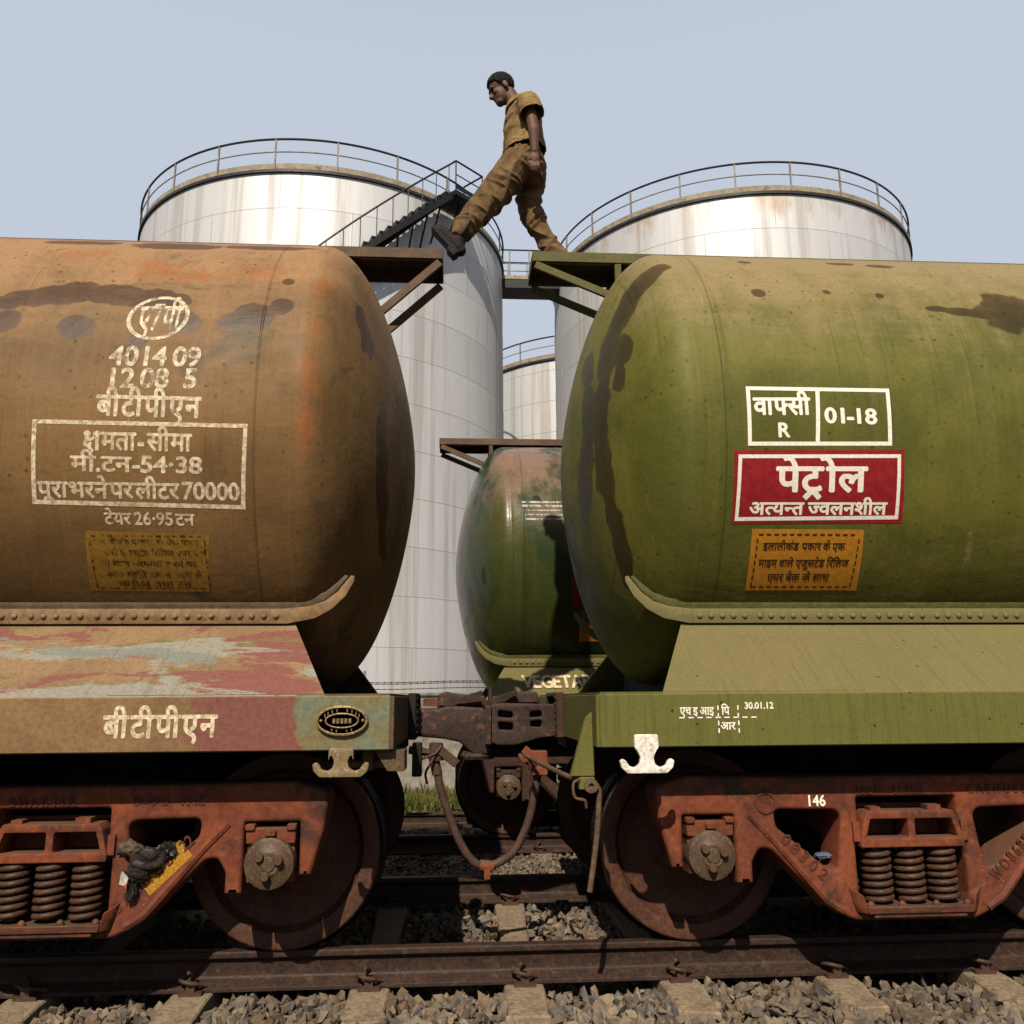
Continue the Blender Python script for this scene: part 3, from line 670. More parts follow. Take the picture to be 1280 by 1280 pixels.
# spiral stair on the left tank
st = empty('spiral_stair', (0, 0, 0), TL)
A1, r_in, r_out = rad(-51.2), 7.06, 7.84; top_z = HLt-.05; dzda = 7.3; dA = .235/dzda*1.0
mb_s = MB(); mb_t = MB(); mb_h = MB(); mb_p = MB(); mb_b = MB()
n_st = 72
P = lambda a, r, z: (r*math.cos(a), r*math.sin(a), z)
for r in (r_in, r_out):
    mb_s = MB(); pts = [(A1-dA*i, top_z-.19-.235*i) for i in range(n_st)]
    for (a, z), (a2, z2) in zip(pts[:-1], pts[1:]): mb_s.beam(P(a, r, z), P(a2, r, z2), .03, .20)
    mb_s.build('stringer', M['black_steel'], st)
for i in range(n_st):
    a = A1-dA*(i+.5); z = top_z-.05-.235*(i+.5); c = Vector(P(a, (r_in+r_out)/2, z)); rdir = Vector((math.cos(a), math.sin(a), 0)); tdir = Vector((-math.sin(a), math.cos(a), 0))
    mb_t.beam(c-rdir*.40, c+rdir*.40, .30, .05); mb_t.beam(c-rdir*.40-tdir*.13+Vector((0, 0, -.09)), c+rdir*.40-tdir*.13+Vector((0, 0, -.09)), .03, .18)
    if i % 2 == 0: mb_p.tube([P(a, r_out, z-.02), P(a, r_out, z+1.0)], .016, 5)
    if i % 2 == 1: mb_b.beam(P(a, r_out-.05, z-.15), P(a+.02, r_in-.1, z-1.25), .05, .05)
mb_h.tube([P(A1-dA*i, r_out, top_z+1.0-.235*i) for i in range(0, n_st)], .034, 6)
mb_t.build('tread', M['black_steel'], st); mb_p.build('baluster', M['black_steel'], st, merge=False); mb_b.build('bracket', M['black_steel'], st); mb_h.build('hand_rail', M['black_steel'], st)
ld = empty('stair_landing', (0, 0, 0), TL)
a_m = A1+.085; rdir = Vector((math.cos(a_m), math.sin(a_m), 0)); tdir = Vector((-math.sin(a_m), math.cos(a_m), 0)); c0 = rdir*7.5
ca, cb = c0-tdir*.62-rdir*.45, c0-tdir*.62+rdir*.45; cc, ce = c0+tdir*.62+rdir*.45, c0+tdir*.62-rdir*.45
mb = MB(); mb.hexa([Vector((p.x, p.y, top_z-.16)) for p in (ca, cb, cc, ce)]+[Vector((p.x, p.y, top_z)) for p in (ca, cb, cc, ce)]); mb.build('deck', M['black_steel'], ld)
mb = MB(); H1 = top_z
for p in (cb, cc, ce): mb.tube([(p.x, p.y, H1), (p.x, p.y, H1+1.05)], .024, 6)
for p, q in ((cb, cc), (cc, ce)):
    for dz, rr_ in ((1.05, .032), (.55, .02)): mb.tube([(p.x, p.y, H1+dz), (q.x, q.y, H1+dz)], rr_, 6)
    mb.beam((p.x, p.y, H1+.11), (q.x, q.y, H1+.11), .02, .16)
mb.tube([(cb.x, cb.y, H1+1.05), P(A1, r_out, top_z+1.0)], .034, 6); mb.build('landing_railing', M['black_steel'], ld, merge=False)
mb = MB(); mb.beam(c0*.999+Vector((0, 0, top_z-.2)), rdir*6.9+Vector((0, 0, top_z-1.3)), .10, .10); mb.build('bracket', M['black_steel'], ld)
# footbridge between the tanks
fb = empty('footbridge', (2.55, 26.0, 17.4)); tag(fb, 'short railed steel footbridge joining the rims of the two nearer storage tanks', 'footbridge')
mb = MB(); mb.box(-1.08, 1.2, -.5, .5, -.42, -.05); mb.build('deck_beam', M['black_steel'], fb, bevel=.01)
mb = MB(); mb.box(-1.08, 1.2, -.52, .52, -.047, .10); mb.build('deck', M['toe_plate'], fb)
for y in (-.5, .5):
    rl = empty('railing', (0, 0, 0), fb)
    mb = MB(); mb.tube([(-1.08, y, 1.2), (1.2, y, 1.2)], .03, 6); mb.build('hand_rail', M['handrail'], rl)
    mb = MB(); mb.tube([(-1.08, y, .62), (1.2, y, .62)], .02, 6); mb.tube([(-1.08, y, .3), (1.2, y, .3)], .02, 6); mb.build('mid_rail', M['rail_post'], rl)
    for x in (-.72, .05, .82):
        mb = MB(); mb.tube([(x, y, .1), (x, y, 1.2)], .025, 6); mb.build('post', M['rail_post'], rl)

# ------------------------------------------------------------------ tank wagons
G = .4735; ZC, RB = 2.737, 1.428; DISH = .54
def trail(pts, seed, jit=.25, k=6):
    rg = np.random.default_rng(seed); out = []
    for a, b in zip(pts[:-1], pts[1:]):
        for i in range(k):
            t = i/k; q = np.array(a)*(1-t)+np.array(b)*t; q[:3] += rg.normal(size=3)*q[3]*.22*np.array([1, 1, .6]); q[3:] *= 1+rg.uniform(-jit, jit); out.append(tuple(q))
    return out
def barrel(sg, xs0, stains, rusts, mat, parent, root_x, root_y, root_z):
    """horizontal barrel; sg=+1 runs to +X, -1 to -X; local to the wagon root at the headstock"""
    t = np.sin(np.linspace(0, math.pi/2, 80)); EP = .24; nf = lambda q: ((q*q+EP*EP)**.652-EP**1.304)/((1+EP*EP)**.652-EP**1.304)
    xd = xs0-DISH*np.sqrt(np.maximum(1-nf(t), 0)); rd = t*RB
    xc = np.r_[np.linspace(xs0+.004, xs0+.03, 4), np.linspace(xs0+.045, 2.75, 150), np.linspace(2.9, 10.9, 40)]
    weld = np.where(xc < xs0+.031, np.array([.0, .0015, .0015, .0]+[0]*(len(xc)-4)), 0)
    xe = 10.9+DISH*np.sqrt(np.maximum(1-nf(t[::-4]), 0)); re_ = t[::-4]*RB
    X = np.r_[xd, xc, xe[1:]]; Rr = np.r_[rd, RB+weld, re_[1:]]; Rr[0] = 1e-4; Rr[-1] = 1e-4
    th = np.r_[np.linspace(rad(-70), rad(85), 230, endpoint=False), np.linspace(rad(85), rad(290), 60, endpoint=False)]
    n = len(th); N = len(X)
    V = np.stack([np.repeat(X*sg, n), -np.outer(Rr, np.cos(th)).ravel(), ZC+np.outer(Rr, np.sin(th)).ravel()], 1)
    i = np.arange(N-1)[:, None]; j = np.arange(n)[None, :]; j2 = (j+1) % n
    F = np.stack([i*n+j, i*n+j2, (i+1)*n+j2, (i+1)*n+j], -1).reshape(-1, 4)
    if sg > 0: F = F[:, ::-1]
    me = bpy.data.meshes.new('barrel'); me.from_pydata(V.tolist(), [], F.tolist())
    W = V+np.array([root_x, root_y, root_z])
    for nm, lst in (('stain', stains), ('rust', rusts)):
        val = np.zeros(len(V), np.float32)
        for (cx, cy, cz, rx, rz) in lst:
            d = np.sqrt(((W[:, 0]-cx)/rx)**2+((W[:, 1]-cy)/max(rx, rz))**2+((W[:, 2]-cz)/rz)**2); val = np.maximum(val, np.clip(1-d*.75, 0, 1))
        a = me.attributes.new(nm, 'FLOAT', 'POINT'); a.data.foreach_set('value', val)
    bm = bmesh.new(); bm.from_mesh(me); bmesh.ops.recalc_face_normals(bm, faces=bm.faces); bm.to_mesh(me); bm.free()
    me.shade_smooth()
    return link_mesh('barrel', me, mat, parent)
def on_barrel(off, rx, ry=0, rz=0):
    def fn(x, z, o):
        s = max(-.97, min(.97, (z-ZC)/RB)); r = RB+off+o; return (x-rx, -r*math.sqrt(1-s*s), ZC+r*s)
    return fn
def on_plane(y, rx):
    return lambda x, z, o: (x-rx, y-o, z)

def wheel_mesh(sg):
    prof = [(.001, -.955), (.11, -.955), (.122, -.94), (.13, -.905), (.2, -.875), (.30, -.862), (.37, -.872), (.392, -.905), (.398, -.924), (.404, -.927), (.470, -.927), (.478, -.921), (.480, -.835), (.488, -.815), (.500, -.808), (.509, -.800), (.509, -.792), (.50, -.785), (.40, -.787), (.385, -.80), (.30, -.82), (.13, -.80), (.12, -.77), (.001, -.77)]
    mb = MB(); mb.lathe([(r, y*sg) for r, y in prof], axis='Y', n=96); return mb.mesh('wheel', 32)
WH = {1: wheel_mesh(1), -1: wheel_mesh(-1)}
tread_m = worn('wheel_tread', (.03, .028, .027), (.045, .042, .04), None, .3, 10, metal=.85)
for me in WH.values():
    me.materials.append(M['wheel_face']); me.materials.append(tread_m)
    for p in me.polygons:
        r = math.hypot(p.center.x, p.center.z)
        if r > .4775: p.material_index = 1
def spring_mesh():
    mb = MB(); n = 7*18; mb.tube([(.060*math.cos(2*math.pi*i/18), .060*math.sin(2*math.pi*i/18), .257+(.495-.257)*i/n) for i in range(n+1)], .0135, 8)
    mb.tube([(0, 0, .25), (0, 0, .5)], .03, 8)
    return mb.mesh('coil_spring', 60)
SPR = spring_mesh()
def side_frame_mesh():
    h = [(-1.27, .80, .06), (-1.245, .62, .05), (-1.19, .42, .012), (-1.135, .42, .01), (-1.13, .66, .012), (-.875, .66, .012), (-.875, .345, .008), (-.795, .345, .008), (-.795, .44, .05), (-.755, .505, .06), (-.70, .495, .06), (-.42, .215, .10), (-.30, .165, .08)]
    out = h+[(-x, z, r) for x, z, r in h[::-1]]+[(1.10, .845, .10), (.6, .835, .1), (-.6, .835, .1), (-1.10, .845, .10)]
    wl = [(-.675, .682, .05), (-.335, .675, .05), (-.375, .395, .045), (-.43, .41, .04), (-.665, .60, .05)]
    cw = [(-.252, .735, .015), (.252, .735, .015), (.252, .53, .01), (.275, .50, .01), (.275, .225, .02), (-.275, .225, .02), (-.275, .50, .01), (-.252, .53, .01)]
    mb = MB(); plate(mb, fillet(out), [fillet(wl), fillet([(-x, z, r) for x, z, r in wl[::-1]]), fillet(cw)], -1.255, -1.02, .022, 3)
    # ribs: raised edge along the diagonal arms
    for s in (-1, 1):
        mb.tube([(s*.80, -1.245, .66), (s*.70, -1.247, .56), (s*.44, -1.247, .262), (s*.36, -1.245, .215)], .022, 8)
    return mb.mesh('side_frame', 40)
SFM = side_frame_mesh()
def far_copy(me, name):                     # the same casting on the other side of the wagon
    m2 = me.copy(); n = len(m2.vertices); a = np.empty(n*3, np.float32); m2.vertices.foreach_get('co', a); a = a.reshape(-1, 3); a[:, 1] *= -1; m2.vertices.foreach_set('co', a.ravel()); m2.flip_normals(); return m2
SFF = far_copy(SFM, 'side_frame')
def bolster_mesh():
    mb = MB(); out = [(-.215, .672, .008), (.215, .672, .008), (.235, .64, .01), (.262, .535, .01), (.262, .502, .008), (-.262, .502, .008), (-.262, .535, .01), (-.235, .64, .01)]
    w1 = [(-.205, .635, .01), (-.018, .635, .01), (-.018, .545, .01), (-.232, .545, .01)]; w2 = [(-x, z, r) for x, z, r in w1[::-1]]
    plate(mb, fillet(out, 3), [fillet(w1, 3), fillet(w2, 3)], -1.285, -1.12, .006, 1)
    mb.box(-.25, .25, -1.12, 1.12, .50, .69); mb.box(-.19, -.14, -1.262, -1.2, .672, .688); mb.box(.10, .17, -1.262, -1.2, .672, .695)
    mb.box(-.29, -.258, -1.272, -1.15, .53, .62); mb.box(.258, .29, -1.272, -1.15, .53, .62)
    return mb.mesh('bolster', 40)
def spring_seat_mesh():
    mb = MB(); mb.box(-.262, .262, -1.305, -1.03, .205, .238); mb.box(-.23, .23, -1.295, -1.05, .185, .2045)
    for x in (-.085, .085, .24, -.24): mb.ell((x, -1.285, .24), (.02, .016, .022), 10)
    for s in (-1, 1): mb.hexa([(s*.262, -1.30, .205), (s*.30, -1.262, .205), (s*.30, -1.10, .205), (s*.262, -1.10, .205), (s*.275, -1.30, .285), (s*.335, -1.262, .325), (s*.335, -1.10, .325), (s*.275, -1.10, .285)])
    return mb.mesh('spring_seat', 40, .004)
BOL, SEAT = bolster_mesh(), spring_seat_mesh()
def adapter_mesh():
    mb = MB(); mb.box(-.115, .115, -1.262, -1.04, .565, .637); mb.box(-.118, -.075, -1.275, -1.2, .625, .655); mb.box(.075, .118, -1.275, -1.2, .625, .655); mb.box(-.025, .025, -1.285, -1.24, .60, .63)
    mb.box(-.11, .11, -1.24, -1.04, .39, .565)
    return mb.mesh('adapter', 40, .005)
def endcap_mesh(sc=1.):
    mb = MB(); R = .118*sc
    prof = [(.001, -1.298), (.05, -1.298), (.06, -1.288), (R-.022, -1.284), (R-.004, -1.277), (R, -1.262), (R, -1.06), (.001, -1.06)]
    mb.lathe(prof, (0, 0, .48), 'Y', 40)
    for k in range(3):
        a = rad(20+120*k); c = (.052*math.cos(a), 0, .48+.052*math.sin(a)); mb.lathe([(.001, -1.322), (.017, -1.322), (.021, -1.315), (.021, -1.285)], c, 'Y', 12)
    mb.lathe([(.001, -1.304), (.030, -1.304), (.036, -1.298)], (0, 0, .48), 'Y', 20)
    return mb.mesh('bearing_cap', 40)
ADP, CAPM = adapter_mesh(), endcap_mesh()
AXLE = MB().lathe([(.001, -1.1), (.07, -1.1), (.075, -.9), (.09, -.8), (.08, -.4), (.08, .4), (.09, .8), (.075, .9), (.07, 1.1), (.001, 1.1)], (0, 0, .48), 'Y', 24).mesh('axle', 40)
BEAM = MB().box(-.30, -.24, -.75, .75, .36, .50).box(.24, .30, -.75, .75, .36, .50).box(-.62, .62, -.16, .16, .60, .86).box(-.07, .07, -1.0, 1.0, .22, .30).mesh('brake_beam', 40, .008)
def bogie(xc, parent, rust=None):
    rust = rust or M['rust_bogie']
    b = empty('bogie', (xc, 0, 0), parent)
    link_mesh('side_frame', SFM, rust, b, (0, -.045, 0)); link_mesh('side_frame', SFF, rust, b); link_mesh('bolster', BOL, rust, b, (0, -.045, 0)); link_mesh('spring_seat', SEAT, rust, b, (0, -.045, 0)); link_mesh('brake_beam', BEAM, M['grime_and_shade'], b)
    for y in (-1.26, -1.115):
        for x in (-.165, 0, .165): o = link_mesh('coil_spring', SPR, M['spring'], b, (x, y, 0)); o.rotation_euler = (0, 0, random.uniform(0, 6))
    for x in (-1, 1):
        for s in (1, -1): o = link_mesh('wheel', WH[s], None, b, (x, 0, .48)); o.rotation_euler = (0, random.uniform(0, 6), 0)
        link_mesh('axle', AXLE, M['grime_and_shade'], b, (x, 0, 0)); link_mesh('axle_adapter', ADP, rust if rust is M['rust_dark'] else M['orange_adapter'] if x < 0 else rust, b, (x, -.045, 0)); o = link_mesh('bearing_cap', CAPM, M['bearing'], b, (x, -.045, 0))
    return b
def mir(pts, s):                              # mirror an outline for the left-hand wagon
    return [(s*p[0],)+tuple(p[1:]) for p in (pts if s > 0 else pts[::-1])]
def wagon(sg, xs0, loc, mats, label, stains, rusts, hook=None, plat=True, gap_x=.0):
    wg = empty('tank_wagon', loc); tag(wg, label, 'tank wagon', 'railway tank wagons')
    X = lambda x: sg*x
    def bx(mb, x0, x1, *r): a, b = sorted((X(x0), X(x1))); return mb.box(a, b, *r)
    bar = barrel(sg, xs0, stains, rusts, mats['barrel'], wg, *loc)
    # underframe
    for sy in (-1, 1):
        mb = MB(); y0, y1 = sorted((sy*1.55, sy*1.46)); bx(mb, .0125, 11.5, y0, y1, .997, 1.243); mb.build('sole_bar', mats['sole'], wg, bevel=.006)
        sk = MB(); a = [(.313, sy*1.545, 1.2385), (11.1, sy*1.545, 1.2385), (10.8, sy*1.00, 1.622), (.565, sy*1.00, 1.622)]; tk = Vector((0, -sy*.01, -.012))
        pts = [Vector((X(p[0]), p[1], p[2])) for p in a]; sk.hexa([p+tk for p in pts]+pts); sk.build('skirt_plate', mats['skirt'], wg)
        # riveted saddle strip with an upturned end
        ol = [(.60, 1.618), (.68, 1.618), (10.8, 1.618), (10.8, 1.697), (.62, 1.697), (.50, 1.709), (.41, 1.738), (.345, 1.788), (.300, 1.845), (.276, 1.876), (.258, 1.872), (.258, 1.845), (.30, 1.765), (.37, 1.695), (.46, 1.645)]
        mb = MB(); y0, y1 = sorted((sy*1.035, sy*1.015)); plate(mb, mir(ol, sg), [], y0, y1, .004, 1); mb.build('saddle_strip', mats['band'], wg)
        # pad plate between strip and barrel
        ol2 = [(.56, 1.672), (10.8, 1.672), (10.8, 1.742), (.62, 1.742), (.50, 1.757), (.41, 1.79), (.345, 1.845), (.31, 1.88), (.29, 1.875), (.345, 1.80), (.41, 1.745), (.50, 1.712)]
        mb = MB(); y0, y1 = sorted((sy*1.015, sy*.90)); plate(mb, mir(ol2, sg), [], y0, y1, .003, 1); mb.build('saddle_pad', mats['barrel_plain'], wg)
        if sy < 0:
            mb = MB(); xr = .66; k = 0
            while xr < 4.6:
                mb.ell((X(xr), -1.036, 1.657), (.016, .013, .016), 10); k += 1; xr += .062 if k % 5 else .085
            mb.build('rivet_row', mats['band'], wg, merge=False)
    mb = MB(); bx(mb, -.004, .012, -1.548, 1.548, 1.0, 1.24); bx(mb, .0125, .10, -1.45, 1.45, 1.001, 1.014); bx(mb, .0125, .10, -1.45, 1.45, 1.226, 1.238); mb.build('headstock', mats['head'], wg, bevel=.003)
    mb = MB(); bx(mb, .02, 1.3, -1.53, 1.53, 1.2435, 1.252); mb.build('end_deck', mats['head'], wg)
    mb = MB(); bx(mb, .02, 11.4, -.24, .24, .93, 1.24); bx(mb, .62, .66, -1.0, 1.0, 1.253, 1.75); bx(mb, 1.0, 1.2, -1.45, 1.45, 1.02, 1.23); bx(mb, 2.2, 2.4, -1.45, 1.45, 1.02, 1.23); bx(mb, 1.4, 1.76, -.45, .45, .87, 1.0); bx(mb, 4, 4.2, -1.45, 1.45, 1.02, 1.23); bx(mb, .70, 9.5, .60, .70, .60, 1.1); bx(mb, 2.9, 8, -.5, .2, .62, .928); mb.build('sill_and_blackout', M['grime_and_shade'], wg)  # besides the sill: black filler boxes added to close lit gaps under the wagon
    # saddle web under the dish
    for yy in (-1.0, 1.0):
        pass
    # striker and coupler pocket
    mb = MB()
    for y0, y1 in ((-.30, -.235), (.235, .30)): bx(mb, -.05, .0, y0, y1, .99, 1.262)
    bx(mb, -.05, .0, -.234, .234, 1.235, 1.262); bx(mb, -.05, .0, -.234, .234, .985, 1.02)
    mb.build('striker', mats['striker'], wg, bevel=.006)
    mb = MB()
    for z in (1.03, 1.07, 1.11, 1.15, 1.19, 1.23): mb.ell((X(-.05), -.267, z), (.012, .014, .012), 8)
    mb.build('striker_bolt', M['rust_dark'], wg, merge=False)
    bogie(X(1.577), wg, mats.get('rust'))
    # walkway at the barrel top
    if plat:
        wk = empty('walkway', (0, 0, 0), wg); px0 = gap_x
        mb = MB(); bx(mb, px0, 9.5, -.16, .16, 4.262, 4.272); bx(mb, px0, px0+.008, -.165, .165, 4.205, 4.262); mb.build('deck', mats['walk'], wk)
        for y in (-.175, .175):
            mb = MB(); y0, y1 = y-.012, y+.012; bx(mb, px0, 9.5, y0, y1, 4.198, 4.275); bx(mb, px0+.01, px0+.55, min(y, y*.86), max(y, y*.86), 4.190, 4.197)
            if mats['strut']: mb.beam((X(px0+.60), y, 4.19), (X(px0+.60), y, 3.98), .045, .03, (0, 1, 0))
            mb.build('edge_channel', mats['walk'], wk, bevel=.003)
            mb = MB(); mb.beam((X(px0+.02), y, 4.175), (X(px0+mats['brace'][0]), y, mats['brace'][1]), .026, .055); mb.build('brace', mats['walk'], wk, bevel=.003)
        mb = MB()
        for x in np.arange(1.2, 9, 1.5):
            for y in (-.14, .14): bx(mb, x, x+.05, y-.02, y+.02, 4.14, 4.198)
        mb.build('walk_support', mats['walk'], wk)
    if hook:
        hx, mt, zt = hook; h = [(.055, zt, .012), (.057, zt-.058, .02), (.045, .985, .02), (.030, .955, .02), (.036, .925, .02), (.060, .910, .015), (.085, .918, .015), (.098, .940, .008), (.112, .950, .008), (.127, .940, .008), (.120, .910, .02), (.092, .884, .02)]
        ol = fillet(h+[(-x, z, r) for x, z, r in h[::-1]], 3); mb = MB(); plate(mb, [(x+hx, z) for x, z in ol], [], -1.585, -1.553, .004, 2); mb.build('rope_hook', mt, wg)
    return wg, bar
lm = worn('left_barrel_plain', (.13, .085, .045), (.10, .065, .035), None, .6, 6); rm_ = worn('olive_barrel_plain', (.10, .10, .024), (.085, .085, .02), None, .6, 6)
matsL = dict(barrel=M['brown_barrel'], sole=M['brown_sole'], skirt=M['brown_skirt'], band=M['brown_band'], barrel_plain=lm, head=M['walkway'], striker=M['grime_and_shade'], walk=M['walkway'], brace=(.56, 3.66), strut=False)
matsR = dict(barrel=M['olive_barrel'], sole=M['olive_frame'], skirt=M['olive_skirt'], band=M['olive_skirt'], barrel_plain=rm_, head=M['olive_frame'], striker=M['rust_dark'], walk=M['olive_walk'], brace=(.66, 3.905), strut=True)
matsF = dict(rust=M['rust_dark'], barrel=M['far_barrel'], sole=M['olive_frame'], skirt=M['far_skirt'], band=M['far_skirt'], barrel_plain=rm_, head=M['olive_frame'], striker=M['rust_dark'], walk=M['walkway'], brace=(.66, 3.905), strut=True)  # darker rust puts the shadow on this bogie into its colour
S = lambda x, y, z, r, rz=None: (x, y, z, r, rz or r)
stL = [S(-2.147, -1.376, 3.118, .10, .085), S(-2.51, -1.367, 3.15, .085), S(-1.383, -1.363, 3.163, .075), S(-1.261, -1.349, 3.204, .11), S(-1.124, -1.321, 3.28, .07), S(-1.118, -1.223, 3.474, .035),
       S(-2.425, -1.311, 3.304, .16, .07), S(-2.311, -1.298, 3.331, .17, .085), S(-2.194, -1.288, 3.353, .17, .085), S(-2.067, -1.293, 3.345, .17, .08), S(-1.937, -1.304, 3.319, .15, .08), S(-1.813, -1.303, 3.323, .13, .07), S(-1.70, -1.311, 3.303, .10, .06),
       S(-2.555, -1.327, 3.266, .12, .05), S(-1.609, -1.364, 3.162, .085), S(-1.838, -1.399, 3.027, .06), S(-.752, -.982, 3.366, .03, .12), S(-.719, -.963, 3.252, .03, .14), S(-.694, -.921, 3.196, .025, .10), S(-1.85, -.93, 3.86, .28, .08), S(-1.3, -.9, 3.87, .3, .05), S(-2.4, -.92, 3.88, .25, .05), S(-.62, -.72, 2.5, .03, .5)]
ruL = [S(-.954, -1.414, 2.81, .13, .16), S(-.962, -1.403, 2.945, .10, .12), S(-.954, -1.408, 2.597, .13, .2), S(-.969, -1.421, 2.721, .10, .14), S(-.938, -1.345, 3.149, .10, .14), S(-.928, -1.207, 3.449, .13, .2), S(-1.646, -1.205, 3.503, .42, .13), S(-1.837, -1.161, 3.569, .36, .16), S(-1.267, -1.171, 3.555, .30, .14), S(-2.3, -1.05, 3.7, .35, .14), S(-.926, -1.376, 2.45, .10, .12)]
stR = [S(.779, -.991, 3.196, .06, .13), S(.756, -.986, 3.03, .045, .10), S(1.516, -1.225, 3.471, .045), S(2.95, -1.286, 3.36, .20, .17), S(2.80, -1.294, 3.341, .12, .05), S(2.66, -1.29, 3.35, .10, .035), S(2.52, -1.28, 3.37, .08, .025),
       *trail([(1.0, -.96, 3.72, .08, .06), (.92, -.97, 3.64, .13, .10), (.85, -.913, 3.55, .12, .14), (.78, -.853, 3.42, .075, .13), (.73, -.799, 3.25, .06, .12), (.694, -.778, 3.06, .055, .12), (.675, -.771, 2.877, .05, .12), (.672, -.77, 2.679, .052, .12), (.69, -.785, 2.479, .05, .12), (.72, -.80, 2.283, .045, .12), (.76, -.81, 2.05, .035, .12), (.80, -.82, 1.9, .02, .1)], 11),
       S(.627, -.555, 2.949, .035, .22), S(.614, -.538, 2.70, .035, .2), S(.649, -.458, 3.252, .035, .2), S(2.164, -.915, 3.834, .09, .03), S(2.401, -.945, 3.808, .11, .03), S(.605, -.463, 2.5, .035, .25), S(1.921, -1.212, 3.493, .025), S(2.228, -1.227, 3.468, .028), S(1.55, -.93, 3.82, .05, .03)]
ruR = [S(1.0, -.98, 3.72, .18, .14), S(.9, -.8, 3.8, .15, .15), S(2.577, -1.213, 1.983, .05, .2), S(1.14, -1.1, 3.6, .1, .3)]
WL, BL = wagon(-1, .539, (-G, 0, 0), matsL, 'dusty brown tank wagon on the left with flaking cream Hindi lettering and rust patches', stL, ruL, (-.228, M['ochre_hook'], 1.010), True, -.178)
WR, BR = wagon(1, .599, (G, 0, 0), matsR, 'olive green tank wagon on the right with a red petrol sign in Hindi', stR, ruR, (.222, M['white_hook'], 1.058), True, -.148)
FX = -.255
stF = [S(.05, TR2-.9, 3.6, .06), S(.15, TR2-.95, 3.45, .07), S(.02, TR2-.8, 3.3, .06, .1), S(-.02, TR2-.7, 2.9, .04, .2), S(.1, TR2-1.1, 2.45, .04, .14), S(.62, TR2-1.34, 3.22, .06), S(-.05, TR2-.8, 2.2, .05, .2), S(-.13, TR2-.25, 3.0, .10, .5), S(-.15, TR2-.2, 2.4, .10, .5)]  # last two spots darken the dish edge against its sky-lit grey
ruF = [S(.12, TR2-.95, 3.3, .10, .35), S(.3, TR2-.9, 3.75, .3, .15)]
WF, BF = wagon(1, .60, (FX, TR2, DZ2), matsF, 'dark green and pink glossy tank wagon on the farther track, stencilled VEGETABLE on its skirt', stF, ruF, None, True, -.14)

# ---- couplers (each wagon carries its own)
def coupler(sg, parent, cx):
    """cx: world X of the coupling face, parent's root X known"""
    rx = parent.location.x; X = lambda x: x-rx
    mb = MB()
    if sg < 0:     # left-hand: plain shank swelling to a lobed head
        plate(mb, fillet([(X(-.455), 1.168, .01), (X(-.29), 1.168, .03), (X(-.24), 1.185, .03), (X(-.02), 1.172, .02), (X(.02), 1.14, .02), (X(.03), .94, .02), (X(.035), .905, .02), (X(-.0), .885, .03), (X(-.08), .89, .04), (X(-.16), .965, .03), (X(-.25), .985, .03), (X(-.455), 1.005, .01)]), [], -.175, .10, .018, 3)
        plate(mb, fillet([(X(-.305), 1.17, .01), (X(-.295), 1.262, .03), (X(-.24), 1.272, .03), (X(-.17), 1.255, .02), (X(.0), 1.248, .02), (X(.02), 1.17, .01)]), [], -.02, .20, .016, 3)
        mb.beam((X(-.21), -.06, 1.20), (X(-.02), -.10, 1.26), .03, .035); mb.lathe([(.001, 0), (.10, 0), (.11, .02), (.10, .05), (.001, .05)], (X(-.05), -.07, .86), 'Z', 24)
    else:          # right-hand: cast head with four pockets
        ol = fillet([(X(.03), 1.19, .015), (X(.10), 1.2, .02), (X(.46), 1.19, .01), (X(.46), 1.0, .01), (X(.33), .985, .04), (X(.18), .945, .05), (X(.08), .945, .02), (X(.03), .96, .01)])
        hs = [[(X(.075), 1.155), (X(.165), 1.143), (X(.165), 1.108), (X(.075), 1.115)], [(X(.075), 1.085), (X(.165), 1.078), (X(.168), 1.035), (X(.080), 1.040)], [(X(.272), 1.146), (X(.345), 1.150), (X(.345), 1.116), (X(.272), 1.112)], [(X(.272), 1.088), (X(.345), 1.092), (X(.340), 1.052), (X(.276), 1.058)]]
        plate(mb, ol, [fillet([(a, b, .012) for a, b in h_], 3) for h_ in hs], -.20, -.10, .010, 2)
        plate(mb, [(x_, z_-.002) for x_, z_ in ol], [], -.10, .12, .01, 1)
        plate(mb, fillet([(X(.08), 1.19, .01), (X(.10), 1.25, .03), (X(.24), 1.272, .03), (X(.34), 1.268, .03), (X(.355), 1.19, .01)]), [], .0, .18, .014, 3)
        mb.beam((X(-.02), -.10, 1.19), (X(.20), -.04, 1.262), .035, .03); mb.box(X(-.005), X(.03), -.23, .10, .955, 1.185)
        mb.lathe([(.001, 1.18), (.016, 1.18), (.016, 1.30), (.001, 1.30)], (X(.035), -.02, 0), 'Z', 10)
    return mb.build('coupler', M['coupler'], parent, angle=40)
coupler(-1, WL, 0); coupler(1, WR, 0)
rx = WL.location.x
mb = MB(); mb.beam((-.40-rx, .25, 1.205), (-.27-rx, .25, 1.205), .12, .05); mb.build('coupler_carrier', M['rust_bogie'], WL)
# far wagon's own coupler (behind)
rx = WF.location.x; mb = MB(); mb.box(-.45, -.02, -.10, .10, 1.02, 1.18); plate(mb, fillet([(-.78, 1.21, .03), (-.45, 1.2, .03), (-.40, 1.0, .03), (-.5, .96, .03), (-.74, .96, .03)]), [], -.16, .13, .015, 2); mb.build('coupler', M['coupler'], WF)
